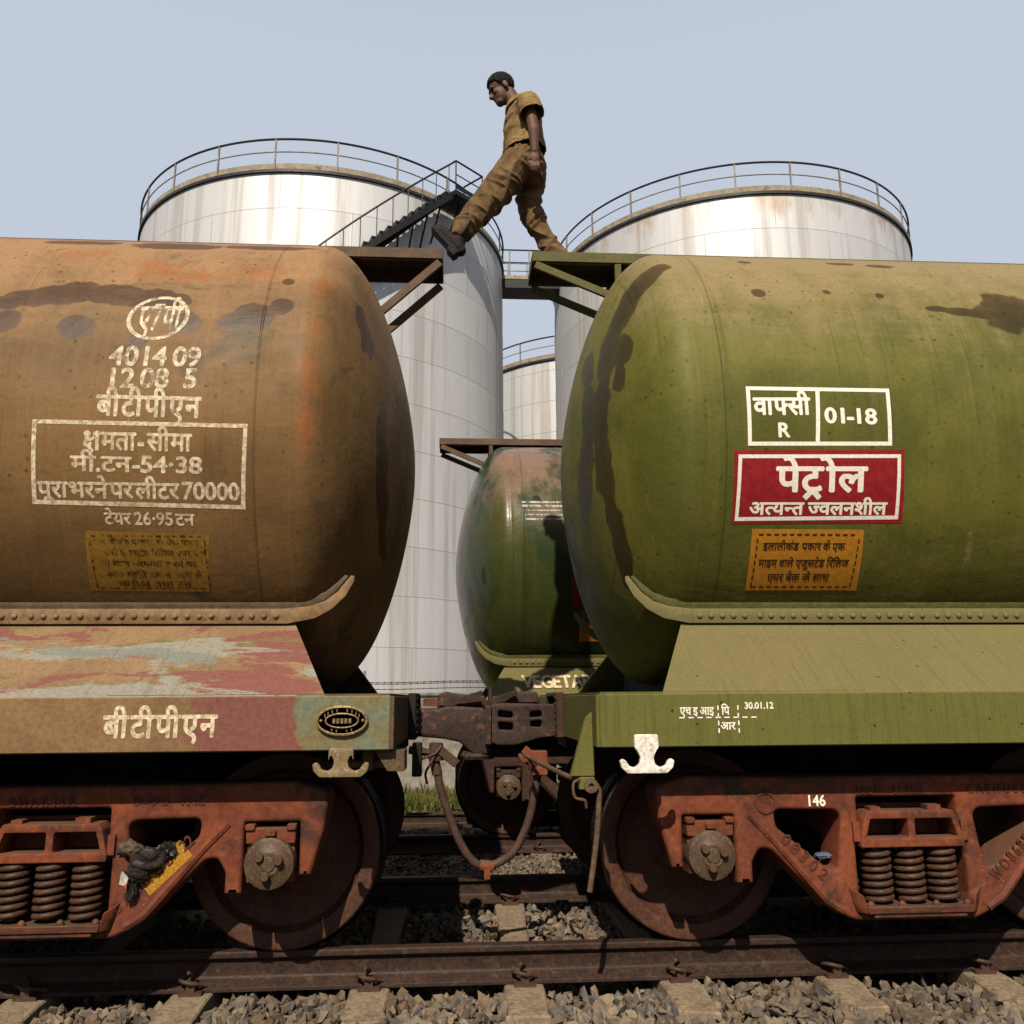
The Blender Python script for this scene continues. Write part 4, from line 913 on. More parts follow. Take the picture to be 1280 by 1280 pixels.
# brake hoses: one hangs from each wagon, joined at the bottom
def smooth_path(pts, n=8):
    P = [Vector(p) for p in pts]; P = [P[0]*2-P[1]]+P+[P[-1]*2-P[-2]]; out = []
    for i in range(1, len(P)-2):
        for k in range(n):
            t = k/n; a, b, c, d = P[i-1:i+3]; out.append(.5*((2*b)+(-a+c)*t+(2*a-5*b+4*c-d)*t*t+(-a+3*b-3*c+d)*t**3))
    return out+[P[-2]]
X = lambda x: x-WL.location.x
mb = MB(); mb.tube(smooth_path([(X(-.46), -.30, .93), (X(-.36), -.32, .915), (X(-.305), -.32, .86), (X(-.275), -.32, .72), (X(-.215), -.31, .54), (X(-.14), -.30, .375), (X(-.07), -.29, .29), (X(-.01), -.28, .262)]), .024, 12)
mb.tube([(X(-.318), -.32, .90), (X(-.292), -.32, .79)], .031, 12); mb.build('brake_hose', M['hose'], WL)
mb = MB(); mb.tube([(X(-.04), -.285, .272), (X(.04), -.28, .262)], .034, 12); mb.box(X(-.015), X(.02), -.315, -.25, .20, .262); mb.build('hose_coupling', M['rust_bogie'], WL)
mb = MB(); mb.box(X(-.37), X(-.20), -.37, -.27, .80, .96) if False else None
mb.lathe([(.001, 0), (.045, 0), (.05, .03), (.04, .10), (.001, .10)], (X(-.30), -.32, .87), 'Z', 14); mb.beam((X(-.45), -.34, .94), (X(-.22), -.34, .905), .03, .025); mb.beam((X(-.30), -.36, .95), (X(-.18), -.33, .85), .035, .05); mb.tube(smooth_path([(X(-.29), -.37, .93), (X(-.33), -.38, .86), (X(-.36), -.37, .80), (X(-.35), -.36, .74)]), .008, 6); mb.tube(smooth_path([(X(-.27), -.37, .955), (X(-.31), -.385, .91), (X(-.38), -.37, .885), (X(-.43), -.35, .86)]), .009, 6); mb.build('angle_cock', M['hose'], WL)
mb = MB(); mb.box(X(-.43), X(-.375), -.60, -.52, .80, .985); mb.build('pipe_bracket', M['grime_and_shade'], WL, bevel=.006)
mb = MB(); mb.tube([(X(-.75), -1.40, .93), (X(-.46), -1.40, .93)], .02, 10); mb.box(X(-.62), X(-.57), -1.44, -1.36, .90, .997); mb.hexa([(X(-.50), -1.5, .90), (X(-.42), -1.5, .90), (X(-.42), -1.3, .90), (X(-.50), -1.3, .90), (X(-.56), -1.5, .995), (X(-.42), -1.5, .995), (X(-.42), -1.3, .995), (X(-.56), -1.3, .995)]); mb.build('uncoupling_rod', M['pipe'], WL, bevel=.003)
X = lambda x: x-WR.location.x
mb = MB(); mb.tube(smooth_path([(X(-.0), -.28, .262), (X(.07), -.28, .285), (X(.155), -.29, .34), (X(.225), -.30, .46), (X(.27), -.31, .60), (X(.30), -.31, .76), (X(.32), -.31, .86)]), .024, 12); mb.build('brake_hose', M['hose'], WR)
mb = MB(); mb.beam((X(.22), -.34, .93), (X(.36), -.34, .82), .05, .05); mb.box(X(.27), X(.36), -.37, -.27, .78, .92); mb.hexa([(X(.2), -.4, .86), (X(.28), -.4, .82), (X(.30), -.34, .84), (X(.2), -.34, .88), (X(.18), -.4, .90), (X(.26), -.4, .87), (X(.28), -.34, .88), (X(.19), -.34, .91)]); mb.tube([(X(.24), -.42, .90), (X(.29), -.42, .835)], .012, 8); mb.build('angle_cock', M['rust_bogie'], WR, bevel=.005)
mb = MB(); plate(mb, fillet([(X(.465), 1.15, .01), (X(.425), .895, .005), (X(.545), .895, .005), (X(.515), 1.16, .01)]), [], -1.32, -1.30, .003, 1)
mb = MB(); mb.hexa([(X(.36), -1.42, .86), (X(.475), -1.42, .86), (X(.475), -1.36, .86), (X(.36), -1.36, .86), (X(.44), -1.42, 1.13), (X(.472), -1.42, 1.16), (X(.472), -1.36, 1.16), (X(.44), -1.36, 1.13)]); mb.box(X(.40), X(.475), -1.425, -1.36, .80, .858); mb.build('lever_bracket', M['olive_frame'], WR, bevel=.004)
mb = MB(); mb.tube(smooth_path([(X(.22), -.45, .90), (X(.30), -.9, .87), (X(.38), -1.32, .845), (X(.445), -1.40, .835), (X(.49), -1.40, .81), (X(.495), -1.40, .74), (X(.475), -1.40, .55), (X(.445), -1.40, .37), (X(.44), -1.40, .345)], 6), .0135, 10); mb.tube(smooth_path([(X(.40), -1.43, .85), (X(.37), -1.44, .83), (X(.375), -1.44, .77), (X(.42), -1.44, .755), (X(.43), -1.43, .72)], 5), .007, 6); mb.lathe([(.012, -1.44), (.034, -1.44), (.034, -1.37), (.012, -1.37)], (X(.455), 0, .82), 'Y', 14); mb.build('uncoupling_lever', M['pipe'], WR)

# ---- lettering of the left wagon
rx = WL.location.x; fb_ = on_barrel(.0015, rx)
def lettering(name, mat, parent, items, fn, **kw):
    mb = MB()
    for it in items: put_text(mb, *it, fn, **kw)
    return mb.build(name, mat, parent, merge=False)
T = lettering
mb = MB()
for k in range(2):
    a0, a1 = (.0, 2*math.pi); rr = [(.157-.0, .143), (.140, .127)][k]; n = 64
    if k == 1: continue
    vs = []; fs = []
    for i in range(n):
        a = 2*math.pi*i/n
        for q in (1., .865): vs.append(fb_(-1.752+.157*q*math.cos(a), 3.186+.145*q*math.sin(a)+.012*math.cos(a), 0))
    fs = [(2*i, 2*((i+1) % n), 2*((i+1) % n)+1, 2*i+1) for i in range(n)]; mb.add(vs, fs)
put_text(mb, ['ए', .03, '7', .03, 'पी'], -1.851, -1.633, 3.105, 3.111, 3.253, fb_); mb.build('lettering', M['faded_paint'], BL, merge=False)
T('lettering', M['faded_paint'], BL, [(['40', .25, '1', .18, '4', .25, '09'], -1.958, -1.501, 2.894, 2.893, 3.004), (['12', .22, '0', .04, '8', .55, '5'], -1.936, -1.51, 2.771, 2.774, 2.876)], fb_, cap=.70, bold=.028)
T('lettering', M['cream_paint'], BL, [(['बी', .06, 'टी', .06, 'पी', .06, 'ए', .03, 'न'], -1.994, -1.477, 2.624, 2.619, 2.727)], fb_, bold=.03)
T('lettering', M['cream_paint'], BL, [([KSHA, 'मता', .08, '-', .14, 'सी', .03, 'मा'], -2.046, -1.516, 2.455, 2.449, 2.538), (['मी.टन', .05, '-', .05, '54·38'], -2.109, -1.465, 2.35, 2.341, 2.42), (['पूरा', .06, 'भरने', .08, 'पर', .08, 'लीटर', .15, '70000'], -2.272, -1.282, 2.224, 2.216, 2.296)], fb_, bold=.028)
T('lettering', M['cream_paint'], BL, [(['टेयर', .2, '26·95', .18, 'टन'], -1.957, -1.511, 2.099, 2.094, 2.151)], fb_, bold=.026)
mb = MB(); put_frame(mb, [(-2.298, 2.19), (-1.256, 2.171), (-1.243, 2.589), (-2.295, 2.599)], .021, fb_); mb.build('painted_frame', M['cream_paint'], BL, merge=False)
mb = MB(); put_quad(mb, [(-2.082, 1.789), (-1.477, 1.782), (-1.443, 2.053), (-2.054, 2.068)], on_barrel(.001, rx), 24, 24); mb.build('sign_panel', M['old_yellow'], BL, merge=False)
mb = MB(); fi = on_barrel(.0022, rx)
for i, (a, b, z, s_) in enumerate([(-2.02, -1.50, 2.005, 'इलालीकंड परकार के एक पाइप'), (-1.98, -1.47, 1.955, 'वाले एजुसटेड \u093fर\u093fलज एयर बेक'), (-2.00, -1.52, 1.905, 'के साथ मरममत करने पर'), (-1.98, -1.50, 1.855, 'लोड रह\u093fत दबाव जाच ले'), (-1.93, -1.56, 1.81, 'तारीख तथा टन')]):
    put_text(mb, [s_], a, b, z, z-.004, z+.024, fi, bold=.02)
dashes(mb, -2.03, -1.47, 2.04, .008, 14, fi); dashes(mb, -2.03, -1.48, 1.795, .008, 14, fi); vdashes(mb, -2.045, 1.80, 2.04, .008, 6, fi); vdashes(mb, -1.475, 1.80, 2.04, .008, 6, fi); mb.build('lettering', M['faint_ink'], BL, merge=False)
fs_ = on_plane(-1.5525, rx)
T('lettering', M['cream_paint'], WL, [(['बी', .07, 'टी', .07, 'पी', .07, 'ए', .04, 'न'], -1.772, -1.265, 1.065, 1.065, 1.16)], fs_, bold=.03)
mb = MB(); ex, ez = -.705-rx, 1.131; n = 48
def oval(a, b, y0, y1): return ([(ex+a*math.cos(2*math.pi*i/n), ez+b*math.sin(2*math.pi*i/n)) for i in range(n)], y0, y1)
for a, b, y0, y1, hl in ((.118, .068, -1.562, -1.5505, None), (.118, .068, -1.570, -1.562, (.106, .057)), (.078, .035, -1.569, -1.562, (.070, .028))):
    o_, _, _ = oval(a, b, 0, 0); hs = [oval(*hl, 0, 0)[0]] if hl else []; plate(mb, o_, hs, y0, y1, .002, 1)
for x_ in (-.095, .095): mb.ell((ex+x_, -1.564, ez), (.008, .008, .008), 10)
fp = lambda x, z, o: (ex+x, -1.5625-o, ez+z)
put_text(mb, ['टाटा'], -.045, .045, -.008, -.008, .012, fp, solid=.004) if False else None
for k in range(9):
    a = rad(150-k*15); mb.beam((ex+.088*math.cos(a), -1.565, ez+.046*math.sin(a)-.008), (ex+.090*math.cos(a), -1.565, ez+.048*math.sin(a)+.006), .006, .005)
    mb.beam((ex+.088*math.cos(-a), -1.565, ez+.046*math.sin(-a)-.006), (ex+.090*math.cos(-a), -1.565, ez+.048*math.sin(-a)+.006), .006, .005) if 1 < k < 7 else None
for k in range(5): mb.box(ex-.042+k*.018, ex-.030+k*.018, -1.567, -1.562, ez-.012, ez+.010)
mb.build('maker_plate', M['brass'], WL)
# raised letters on the left bogie
emb = worn('raised_letters', (.13, .04, .022), (.10, .032, .02), None, .7, 12)  # darker than the frame casting, shadowed relief put into the colour
mb = MB(); ff = on_plane(-1.298, rx); put_text(mb, ['B H A R T I A'], -2.26, -1.96, .750, .750, .792, ff, cap=.7, solid=.006, bold=.02); put_text(mb, ['9-90  IRS'], -1.70, -1.36, .745, .745, .785, ff, cap=.7, solid=.006, bold=.02)
def fdiag(x0, z0, ang, y, rx):
    ca, sa = math.cos(ang), math.sin(ang); return lambda u, v, o: (x0+u*ca-v*sa-rx, y-o, z0+u*sa+v*ca)
put_text(mb, ['C A S N U B - 22'], 0, .46, 0, 0, .05, fdiag(-1.735, .265, rad(43), -1.298, rx), cap=.7, solid=.006, bold=.02); mb.build('raised_letters', emb, WL, merge=False)
mb = MB(); put_quad(mb, [(.16, -.03), (.41, -.03), (.41, .065), (.16, .065)], fdiag(-1.725, .262, rad(43), -1.3008, rx), 4, 2); mb.build('yellow_paint_patch', M['yellow_paint'], WL, merge=False)
# ---- lettering of the right wagon
rx = WR.location.x; fw_ = on_barrel(.0015, rx); f6 = on_barrel(.003, rx); f9 = on_barrel(.010, rx)
mb = MB(); put_frame(mb, [(1.33, 2.509), (2.107, 2.518), (2.115, 2.831), (1.333, 2.831)], .021, fw_); put_quad(mb, [(1.693, 2.53), (1.715, 2.53), (1.731, 2.81), (1.709, 2.81)], fw_, 1, 8)
put_text(mb, ['वा', .03, ('फ', .74), .02, 'सी'], 1.365, 1.676, 2.675, 2.68, 2.765, fw_, bold=.034); put_text(mb, ['R'], 1.494, 1.558, 2.557, 2.558, 2.634, fw_, bold=.034, cap=.72); put_text(mb, ['01', .14, '-', .18, '18'], 1.747, 2.033, 2.637, 2.633, 2.721, fw_, bold=.034, cap=.72); mb.build('lettering', M['white_paint'], BR, merge=False)
mb = MB(); put_quad(mb, [(1.256, 2.116), (2.181, 2.125), (2.172, 2.498), (1.257, 2.484)], fw_, 20, 28); mb.build('sign_panel', M['red_paint'], BR, merge=False)
mb = MB(); put_frame(mb, [(1.271, 2.131), (2.156, 2.144), (2.154, 2.473), (1.279, 2.463)], .019, f6)
put_text(mb, ['पे', 'ट', RAHALF, -.06, 'ो', 'ल'], 1.48, 1.977, 2.279, 2.283, 2.400, f6, bold=.03); put_text(mb, ['अ', ('त', .62), 'य', ('न', .66), 'त', .22, ('ज', .72), 'वलन', .02, 'शील'], 1.346, 2.092, 2.163, 2.168, 2.221, f6, bold=.03); mb.build('lettering', M['white_paint'], BR, merge=False)
mb = MB(); put_quad(mb, [(1.379, 1.791), (2.001, 1.792), (1.979, 2.092), (1.37, 2.093)], fw_, 16, 24); mb.build('sign_panel', M['orange_paint'], BR, merge=False)
mb = MB()
for a, b, z, s_ in ((1.439, 1.889, 1.991, ['इलालीकंड', .3, 'पकार', .2, 'के', .2, 'एक']), (1.426, 1.924, 1.909, ['माइम', .25, 'वाले', .25, 'एजुसटेड', .25, '\u093fर\u093fलज']), (1.488, 1.83, 1.839, ['एयर', .25, 'बेक', .25, 'के', .25, 'साथ'])): put_text(mb, s_, a, b, z, z, z+.034, f6, bold=.018)
dashes(mb, 1.41, 1.95, 2.062, .008, 13, f6); dashes(mb, 1.41, 1.96, 1.805, .008, 13, f6); vdashes(mb, 1.402, 1.81, 2.06, .008, 7, f6); vdashes(mb, 1.955, 1.81, 2.06, .008, 7, f6); mb.build('lettering', M['ink'], BR, merge=False)
fs_ = on_plane(-1.5525, rx); mb = MB()
put_text(mb, ['एच', .2, 'इ', .25, 'आइ'], .866, 1.03, 1.143, 1.143, 1.178, fs_, bold=.02); put_text(mb, ['\u093fप'], 1.065, 1.105, 1.143, 1.143, 1.178, fs_, bold=.02); put_text(mb, ['आर'], 1.058, 1.13, 1.075, 1.075, 1.108, fs_, bold=.02); put_text(mb, ['30.01.12'], 1.178, 1.318, 1.170, 1.170, 1.200, fs_, bold=.024, cap=.7)
dashes(mb, .862, 1.25, 1.128, .006, 9, fs_); vdashes(mb, 1.046, 1.06, 1.20, .006, 4, fs_); vdashes(mb, 1.142, 1.06, 1.20, .006, 4, fs_); mb.build('lettering', M['white_paint'], WR, merge=False)
mb = MB(); ff = on_plane(-1.3025, rx); put_text(mb, ['146'], 1.552, 1.638, .698, .698, .748, ff, bold=.024, cap=.7); mb.build('painted_number', M['white_paint'], WR, merge=False)
mb = MB(); ff = on_plane(-1.298, rx); put_text(mb, ['I B E I'], 1.80, 1.90, .752, .752, .790, ff, cap=.7, solid=.006, bold=.02); put_text(mb, ['11 11'], 1.99, 2.09, .752, .752, .790, ff, cap=.7, solid=.006, bold=.02); put_text(mb, ['C A S N U B 22'], 2.37, 2.70, .748, .748, .792, ff, cap=.7, solid=.006, bold=.02)
put_text(mb, ['0 8 3 0 2'], 0, .27, 0, 0, .055, fdiag(1.395, .535, rad(-43), -1.298, rx), cap=.7, solid=.006, bold=.02); put_text(mb, ['W O 8 6 8 0 6 7'], 0, .36, 0, 0, .055, fdiag(2.47, .33, rad(43), -1.298, rx), cap=.7, solid=.006, bold=.02)
mb.lathe([(.052, -1.297), (.052, -1.307), (.044, -1.307), (.044, -1.297)], (1.335-rx, 0, .715), 'Y', 32); put_text(mb, ['REI'], 1.305, 1.365, .715, .715, .738, ff, cap=.7, solid=.005, bold=.02); mb.build('raised_letters', emb, WR, merge=False)
# ---- lettering and painted glints of the far wagon
rx = WF.location.x
def fskirt(x, z, o): k = (z-1.2465)/(1.622-1.2465); return (x-rx, -1.535+.535*k-.008, z+.006)
T('lettering', M['cream_paint'], WF, [(['V', .03, 'E', .05, 'G', .05, 'E', .05, 'TA', .03, 'B', .05, 'L', .05, 'E', .25, 'OIL'], .46, 1.62, 1.40, 1.40, 1.525)], fskirt, cap=.72, bold=.035)
ffa = on_barrel(.002, rx)
mb = MB()
for z_, a_, b_, h_ in ((3.245, .47, .90, .018), (3.20, .47, .92, .022), (3.155, .50, .86, .012), (3.105, .50, .88, .016), (3.055, .50, .95, .020)): put_quad(mb, [(a_, z_), (b_, z_), (b_, z_+h_), (a_, z_+h_)], ffa, 6, 1)
mb.build('painted_glints', M['glint_paint'], BF, merge=False)  # pale strips painted in place of sun glints on the barrel
mb = MB(); put_quad(mb, [(.965, 2.20), (1.75, 2.20), (1.75, 2.56), (.965, 2.56)], ffa, 14, 10); mb.build('sign_panel', M['red_paint'], BF, merge=False)
mb = MB(); put_quad(mb, [(1.05, 1.86), (1.60, 1.86), (1.60, 2.09), (1.05, 2.09)], ffa, 14, 10); mb.build('sign_panel', M['orange_paint'], BF, merge=False)

# ------------------------------------------------------------------ rags and scraps
def crumple(mb, c, r, seed, n=18):
    rg = np.random.default_rng(seed); vs = []; fs = []; H = n//2
    K = rg.normal(size=(12, 3))*3.6; A = rg.normal(size=12)*.10; ph = rg.uniform(0, 6, 12)
    for i in range(H+1):
        th = math.pi*i/H
        for j in range(n):
            p = np.array([math.sin(th)*math.cos(2*math.pi*j/n), math.sin(th)*math.sin(2*math.pi*j/n), math.cos(th)]); d = 1+(A*np.abs(np.sin(K@p+ph))).sum()
            vs.append(tuple(np.array(c)+p*np.array(r)*d))
    for i in range(H):
        for j in range(n): fs.append((i*n+j, (i+1)*n+j, (i+1)*n+(j+1) % n, i*n+(j+1) % n))
    mb.add(vs, fs)
rg_ = empty('rag_bundle', (-1.635, -1.265, .425)); tag(rg_, 'crumpled oily black and tan rags stuffed in the opening of the left bogie frame', 'rags')
mb = MB(); crumple(mb, (-.055, -.045, .13), (.085, .05, .05), 1, 44); mb.build('tan_cloth', M['rag_tan'], rg_, angle=50)
mb = MB(); crumple(mb, (.03, -.05, .08), (.07, .04, .055), 2, 44); crumple(mb, (.11, -.03, .115), (.055, .04, .045), 3, 44); crumple(mb, (-.01, -.06, .03), (.06, .03, .055), 4, 40); crumple(mb, (-.03, -.062, -.05), (.035, .02, .07), 5, 20); mb.build('black_cloth', M['rag_dark'], rg_, angle=50)
mb = MB(); mb.hexa([(-.075, -.095, -.015), (-.045, -.10, -.02), (-.047, -.094, -.018), (-.073, -.09, -.012), (-.068, -.098, .04), (-.035, -.095, .012), (-.038, -.09, .014), (-.066, -.092, .042)]); mb.build('paper_scrap', M['paper'], rg_, angle=25)
mb = MB(); crumple(mb, (0, 0, -.008), (.042, .04, .014), 9, 30); o = mb.build('plastic_scrap', M['blue_scrap'], angle=25, loc=(1.655, -1.185, .455)); tag(o, 'small pale blue plastic scrap lying in the window of the right bogie frame', 'litter')

# ------------------------------------------------------------------ the man stepping across
pr = empty('person', (.45, 0, 4.275)); tag(pr, 'man in mustard work shirt and brown trousers striding across the gap between the wagon walkways', 'person')
PO = Vector((.45, 0, 4.275))
def remesh(mb, name, mat, parent, voxel, smooth=4, fold=None):
    me = bpy.data.meshes.new('t'); me.from_pydata([tuple(Vector(v)-PO) for v in mb.v], [], mb.f)
    bm = bmesh.new(); bm.from_mesh(me); bmesh.ops.remove_doubles(bm, verts=bm.verts, dist=1e-6); bmesh.ops.recalc_face_normals(bm, faces=bm.faces); bm.to_mesh(me); bm.free()
    o = bpy.data.objects.new('t', me); COL.objects.link(o); md = o.modifiers.new('r', 'REMESH'); md.mode = 'VOXEL'; md.voxel_size = voxel
    if smooth: s_ = o.modifiers.new('s', 'SMOOTH'); s_.factor = .5; s_.iterations = smooth
    dg = bpy.context.evaluated_depsgraph_get(); m2 = bpy.data.meshes.new_from_object(o.evaluated_get(dg)); bpy.data.objects.remove(o); m2.name = name
    if fold:
        n = len(m2.vertices); co = np.empty(n*3, np.float32); m2.vertices.foreach_get('co', co); co = co.reshape(-1, 3); nr = np.empty(n*3, np.float32); m2.vertices.foreach_get('normal', nr); nr = nr.reshape(-1, 3)
        m2.vertices.foreach_set('co', (co+nr*fold(co)[:, None]).astype(np.float32).ravel()); m2.update()
    m2.shade_smooth(); m2.materials.clear(); return link_mesh(name, m2, mat, parent)
Hc = Vector((.125, 0, 5.70)); hf = Vector((-.885, -.06, -.46)).normalized(); hs_ = Vector((0, -1, 0)); hs_ = (hs_-hf*hs_.dot(hf)).normalized(); hu = hs_.cross(hf)*-1
if hu.z < 0: hu = -hu
def HP(f, u, s=0): return Hc+hf*f+hu*u+hs_*s
HR = Matrix((hf, hs_, hu)).transposed()
b = MB()
b.ell(HP(-.012, .035), (.096, .074, .088), 24, HR); b.ell(HP(.025, -.04), (.068, .060, .085), 20, HR); b.ell(HP(.055, -.095), (.038, .040, .032), 16, HR); b.ell(HP(.0, -.075), (.06, .052, .05), 16, HR)   # skull, face, chin, jaw
b.cap(HP(.080, .005), HP(.106, -.036), .011, .016, 12); b.ell(HP(.098, -.042), (.014, .019, .011), 12, HR); b.ell(HP(.078, .018), (.02, .052, .012), 14, HR)           # nose, nostrils, brow
b.ell(HP(.084, -.068), (.013, .024, .007), 12, HR); b.ell(HP(.080, -.081), (.013, .021, .008), 12, HR)                       # lips
for s in (-1, 1): b.ell(HP(-.018, -.015, s*.073), (.022, .010, .034), 12, HR); b.ell(HP(.06, -.028, s*.038), (.025, .02, .02), 12, HR)      # ears, cheekbones
b.cap(HP(-.035, -.06), (.265, 0, 5.50), .055, .066)
b.cap((.27, 0, 5.50), (.29, 0, 5.15), .11, .12); b.cap((.29, -.15, 5.46), (.29, .15, 5.46), .06, .06)
for s, el, wr in ((-1, (.343, -.238, 5.19), (.348, -.228, 5.03)), (1, (.335, .245, 5.20), (.335, .225, 5.05))):
    b.cap((.312, s*.19, 5.455), el, .048, .039); b.cap(el, wr, .040, .027)
    w_ = Vector(wr); d_ = Vector((.02, 0, -1)).normalized(); b.ell(w_+d_*.045, (.036, .018, .05), 14)
    for k, (dx, L) in enumerate(((-.027, .062), (-.009, .072), (.009, .068), (.026, .055))):
        p0 = w_+Vector((dx, 0, -.085)); p1 = p0+Vector((dx*.15, -s*-.004, -L*.5)); p2 = p1+Vector((dx*.05, s*-.014, -L*.45)); b.cap(p0, p1, .0088, .0082, 8); b.cap(p1, p2, .0082, .0072, 8)
    b.cap(w_+Vector((-.02, s*.004, -.03)), w_+Vector((-.046, s*-.006, -.065)), .0115, .010, 8); b.cap(w_+Vector((-.046, s*-.006, -.065)), w_+Vector((-.047, s*-.012, -.095)), .0095, .008, 8)
b.cap((.29, -.07, 5.05), (.05, -.1, 4.75), .085, .06); b.cap((.05, -.1, 4.75), (-.165, -.1, 4.45), .055, .04); b.cap((.33, .07, 5.05), (.325, .1, 4.78), .085, .06); b.cap((.325, .1, 4.78), (.51, .1, 4.38), .052, .04); b.cap((.29, 0, 5.15), (.31, 0, 5.05), .12, .12)
b.cap((-.165, -.1, 4.45), (-.21, -.1, 4.33), .038, .036); b.cap((-.21, -.1, 4.33), (-.30, -.1, 4.43), .034, .03); b.cap((.51, .1, 4.38), (.50, .1, 4.33), .04, .036); b.cap((.50, .1, 4.33), (.39, .1, 4.31), .032, .028)
remesh(b, 'body', M['skin'], pr, .0055, 3)
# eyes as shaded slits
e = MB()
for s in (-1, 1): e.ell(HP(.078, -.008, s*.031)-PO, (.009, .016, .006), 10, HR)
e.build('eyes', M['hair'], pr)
hm = MB(); vs = []; fs = []; nu, nv = 64, 30
for j in range(nv+1):
    for i in range(nu):
        ph = 2*math.pi*i/nu; cf = math.cos(ph); ap = abs((math.degrees(ph)+180) % 360-180); lim = rad(106)-rad(30)*cf+rad(16)*math.exp(-((ap-76)/11)**2)-rad(9)*math.exp(-((ap-46)/16)**2)+rad(12)*max(0, -cf)+.05*math.sin(ph*9+1)+.05*math.sin(ph*17)+random.uniform(-.09, .09); t_ = lim*j/nv
        rr_ = (1.02+random.uniform(-.012, .02)) if j < nv-1 else (1.0 if j == nv-1 else .95)
        p = Vector((.1035*math.sin(t_)*math.cos(ph), .081*math.sin(t_)*math.sin(ph), .0965*math.cos(t_)))*rr_; vs.append(HP(-.013, .036)+HR@p-PO)
for j in range(nv):
    for i in range(nu): fs.append((j*nu+i, (j+1)*nu+i, (j+1)*nu+(i+1) % nu, j*nu+(i+1) % nu))
hm.add(vs, fs); ho = hm.build('hair', M['hair'], pr, angle=180)
def folds(freq, amp, dirs, seed):
    rg = np.random.default_rng(seed); K = [np.array(d)*f for d in dirs for f in freq]; ph = rg.uniform(0, 6, len(K)); W = rg.normal(size=(6, 3))*6; wp = rg.uniform(0, 6, 6)
    def fn(co):
        warp = sum(np.sin(co@w_+p_) for w_, p_ in zip(W, wp))*.7; out = None
        for k_, p_ in zip(K, ph):
            q = (1-np.abs(np.sin(co@k_*.5+p_+warp)))**2.2; out = q if out is None else np.maximum(out, q)
        return amp*(out-.45)
    return fn
def loft(rings, n, fold, name, mat, parent, thick=.006):
    """rings: (centre, u axis, v axis) closed loops joined in order; open at both ends"""
    R2 = []
    for (a, b) in zip(rings[:-1], rings[1:]):
        for k in range(6): R2.append(tuple(Vector(p).lerp(Vector(q), k/6) for p, q in zip(a, b)))
    R2.append(tuple(Vector(p) for p in rings[-1])); vs = []; nr = []
    for c, u, v in R2:
        for i in range(n):
            a = 2*math.pi*i/n; d = u*math.cos(a)+v*math.sin(a); vs.append(c+d); nr.append(d.normalized())
    co = np.array([tuple(p) for p in vs]); f = fold(co-np.array(PO)); co = co+np.array([tuple(p) for p in nr])*f[:, None]-np.array(PO); m_ = MB()
    m_.add(co.tolist(), [(k*n+i, k*n+(i+1) % n, (k+1)*n+(i+1) % n, (k+1)*n+i) for k in range(len(R2)-1) for i in range(n)])
    o = m_.build(name, mat, parent, angle=180); md = o.modifiers.new('s', 'SOLIDIFY'); md.thickness = thick; md.offset = -1; return o
V3 = Vector
fs_ = folds((34, 62), .017, ((.55, .3, .8), (.75, .2, -.6)), 3)
def ring(z, cx, rx, ry, tilt=.0): return (V3((cx, 0, z)), V3((rx, 0, rx*tilt)), V3((0, ry, 0)))
sh = loft([ring(5.15, .291, .160, .188, .17), ring(5.20, .292, .152, .184, .12), ring(5.28, .289, .142, .178, .05), ring(5.36, .284, .139, .182), ring(5.42, .284, .137, .194), ring(5.47, .292, .126, .200, .02), ring(5.512, .298, .108, .176, .10), ring(5.548, .283, .090, .118, .28), ring(5.575, .248, .076, .080, .5)], 96, fs_, 'shirt', M['shirt'], pr)
for sg_ in (-1, 1):
    dn = V3((.025, sg_*.035, -.12)).normalized(); uu = V3((1, 0, .2)); uu = (uu-dn*uu.dot(dn)).normalized(); vv = dn.cross(uu)
    c0_ = V3((.300, sg_*.150, 5.500)); ax = [(.0, .070, .075), (.05, .082, .072), (.10, .084, .074), (.15, .088, .078), (.185, .093, .082)]
    bend = lambda t: c0_+V3((.03*t/.185, sg_*(.075*math.sin(min(1, t/.12)*math.pi/2)), -t*.92))
    loft([(bend(t), uu*a, vv*b_) for t, a, b_ in ax], 48, folds((24, 45), .010, ((.6, .3, .7), (.7, .2, -.6)), 8), 'sleeve', M['shirt'], sh)
cu1 = V3((.86, 0, .51)).normalized()
loft([(V3((.245, 0, 5.568)), cu1*.078, V3((0, .082, 0))), (V3((.224, 0, 5.604)), cu1*.070, V3((0, .074, 0))), (V3((.232, 0, 5.590)), cu1*.088, V3((0, .094, 0))), (V3((.243, 0, 5.556)), cu1*.104, V3((0, .112, 0)))], 48, folds((30,), .003, ((.6, .3, .7),), 9), 'collar', M['shirt'], sh, .004)
t = MB()
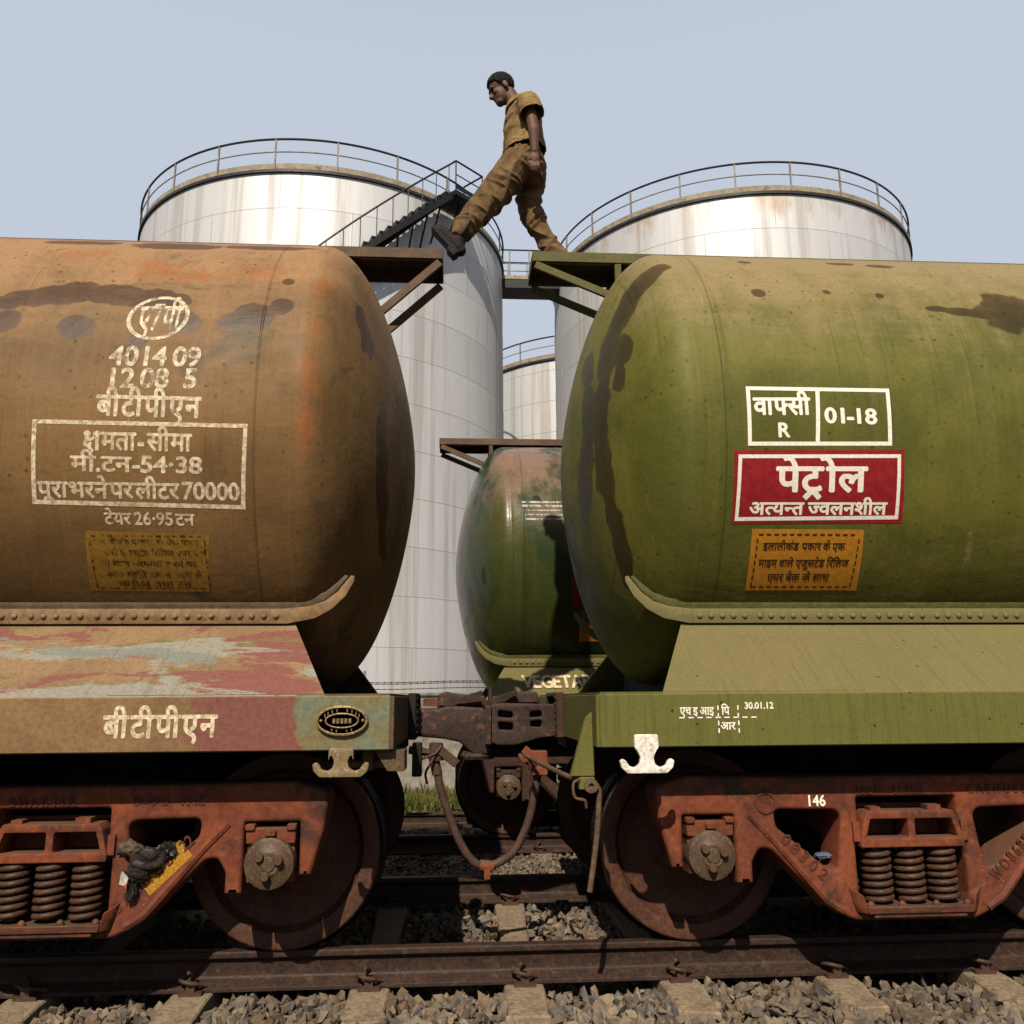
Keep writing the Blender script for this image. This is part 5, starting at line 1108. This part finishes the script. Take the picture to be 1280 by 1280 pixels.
t.ell((.305, 0, 5.085), (.150, .170, .12), 22); t.ell((.345, 0, 4.99), (.108, .165, .12), 20)
t.cap((.255, -.085, 5.03), (.055, -.10, 4.74), .125, .112, 20); t.cap((.055, -.10, 4.74), (-.145, -.10, 4.495), .112, .078, 20); t.cap((-.145, -.10, 4.495), (-.165, -.10, 4.47), .082, .082, 18)
t.cap((.345, .085, 5.03), (.325, .10, 4.78), .115, .088, 20); t.cap((.325, .10, 4.78), (.50, .10, 4.44), .088, .068, 20); t.cap((.50, .10, 4.44), (.53, .10, 4.385), .072, .078, 18)
remesh(t, 'trousers', M['trouser'], pr, .0075, 3, folds((26, 48), .021, ((.65, .2, .72), (.8, .3, -.5)), 5))
def boot(pts, sole, label=None):
    bt = MB()
    for p, q, r1, r2 in pts: bt.cap(p, q, r1, r2, 14)
    bt.beam(sole[0], sole[1], .094, .026, sole[2]); mid = Vector(sole[0]).lerp(Vector(sole[1]), .14); n_ = Vector(sole[2]); bt.beam(Vector(sole[0])-n_*.02, Vector(sole[0]).lerp(Vector(sole[1]), .28)-n_*.02, .09, .03, sole[2])
    return remesh(bt, 'boot', M['boot'], pr, .006, 2)
dn_ = Vector((-.165, 0, .205)).normalized(); nn = Vector((dn_.z, 0, -dn_.x))
if nn.x < 0: nn = -nn
# foot pointing up-left, sole facing down-left
nn = Vector((.78, 0, .62)).normalized()
boot([((-.165, -.1, 4.475), (-.195, -.1, 4.36), .056, .052), ((-.19, -.1, 4.335), (-.275, -.1, 4.435), .050, .042), ((-.275, -.1, 4.435), (-.335, -.1, 4.478), .040, .03), ((-.19, -.1, 4.335), (-.175, -.1, 4.31), .046, .042)], ((-.197, -.1, 4.268), (-.372, -.1, 4.470), nn))
boot([((.505, .1, 4.42), (.50, .1, 4.35), .05, .05), ((.50, .1, 4.335), (.38, .1, 4.325), .046, .036), ((.52, .1, 4.33), (.50, .1, 4.33), .044, .044)], ((.555, .1, 4.292), (.335, .1, 4.292), Vector((0, 0, 1))))
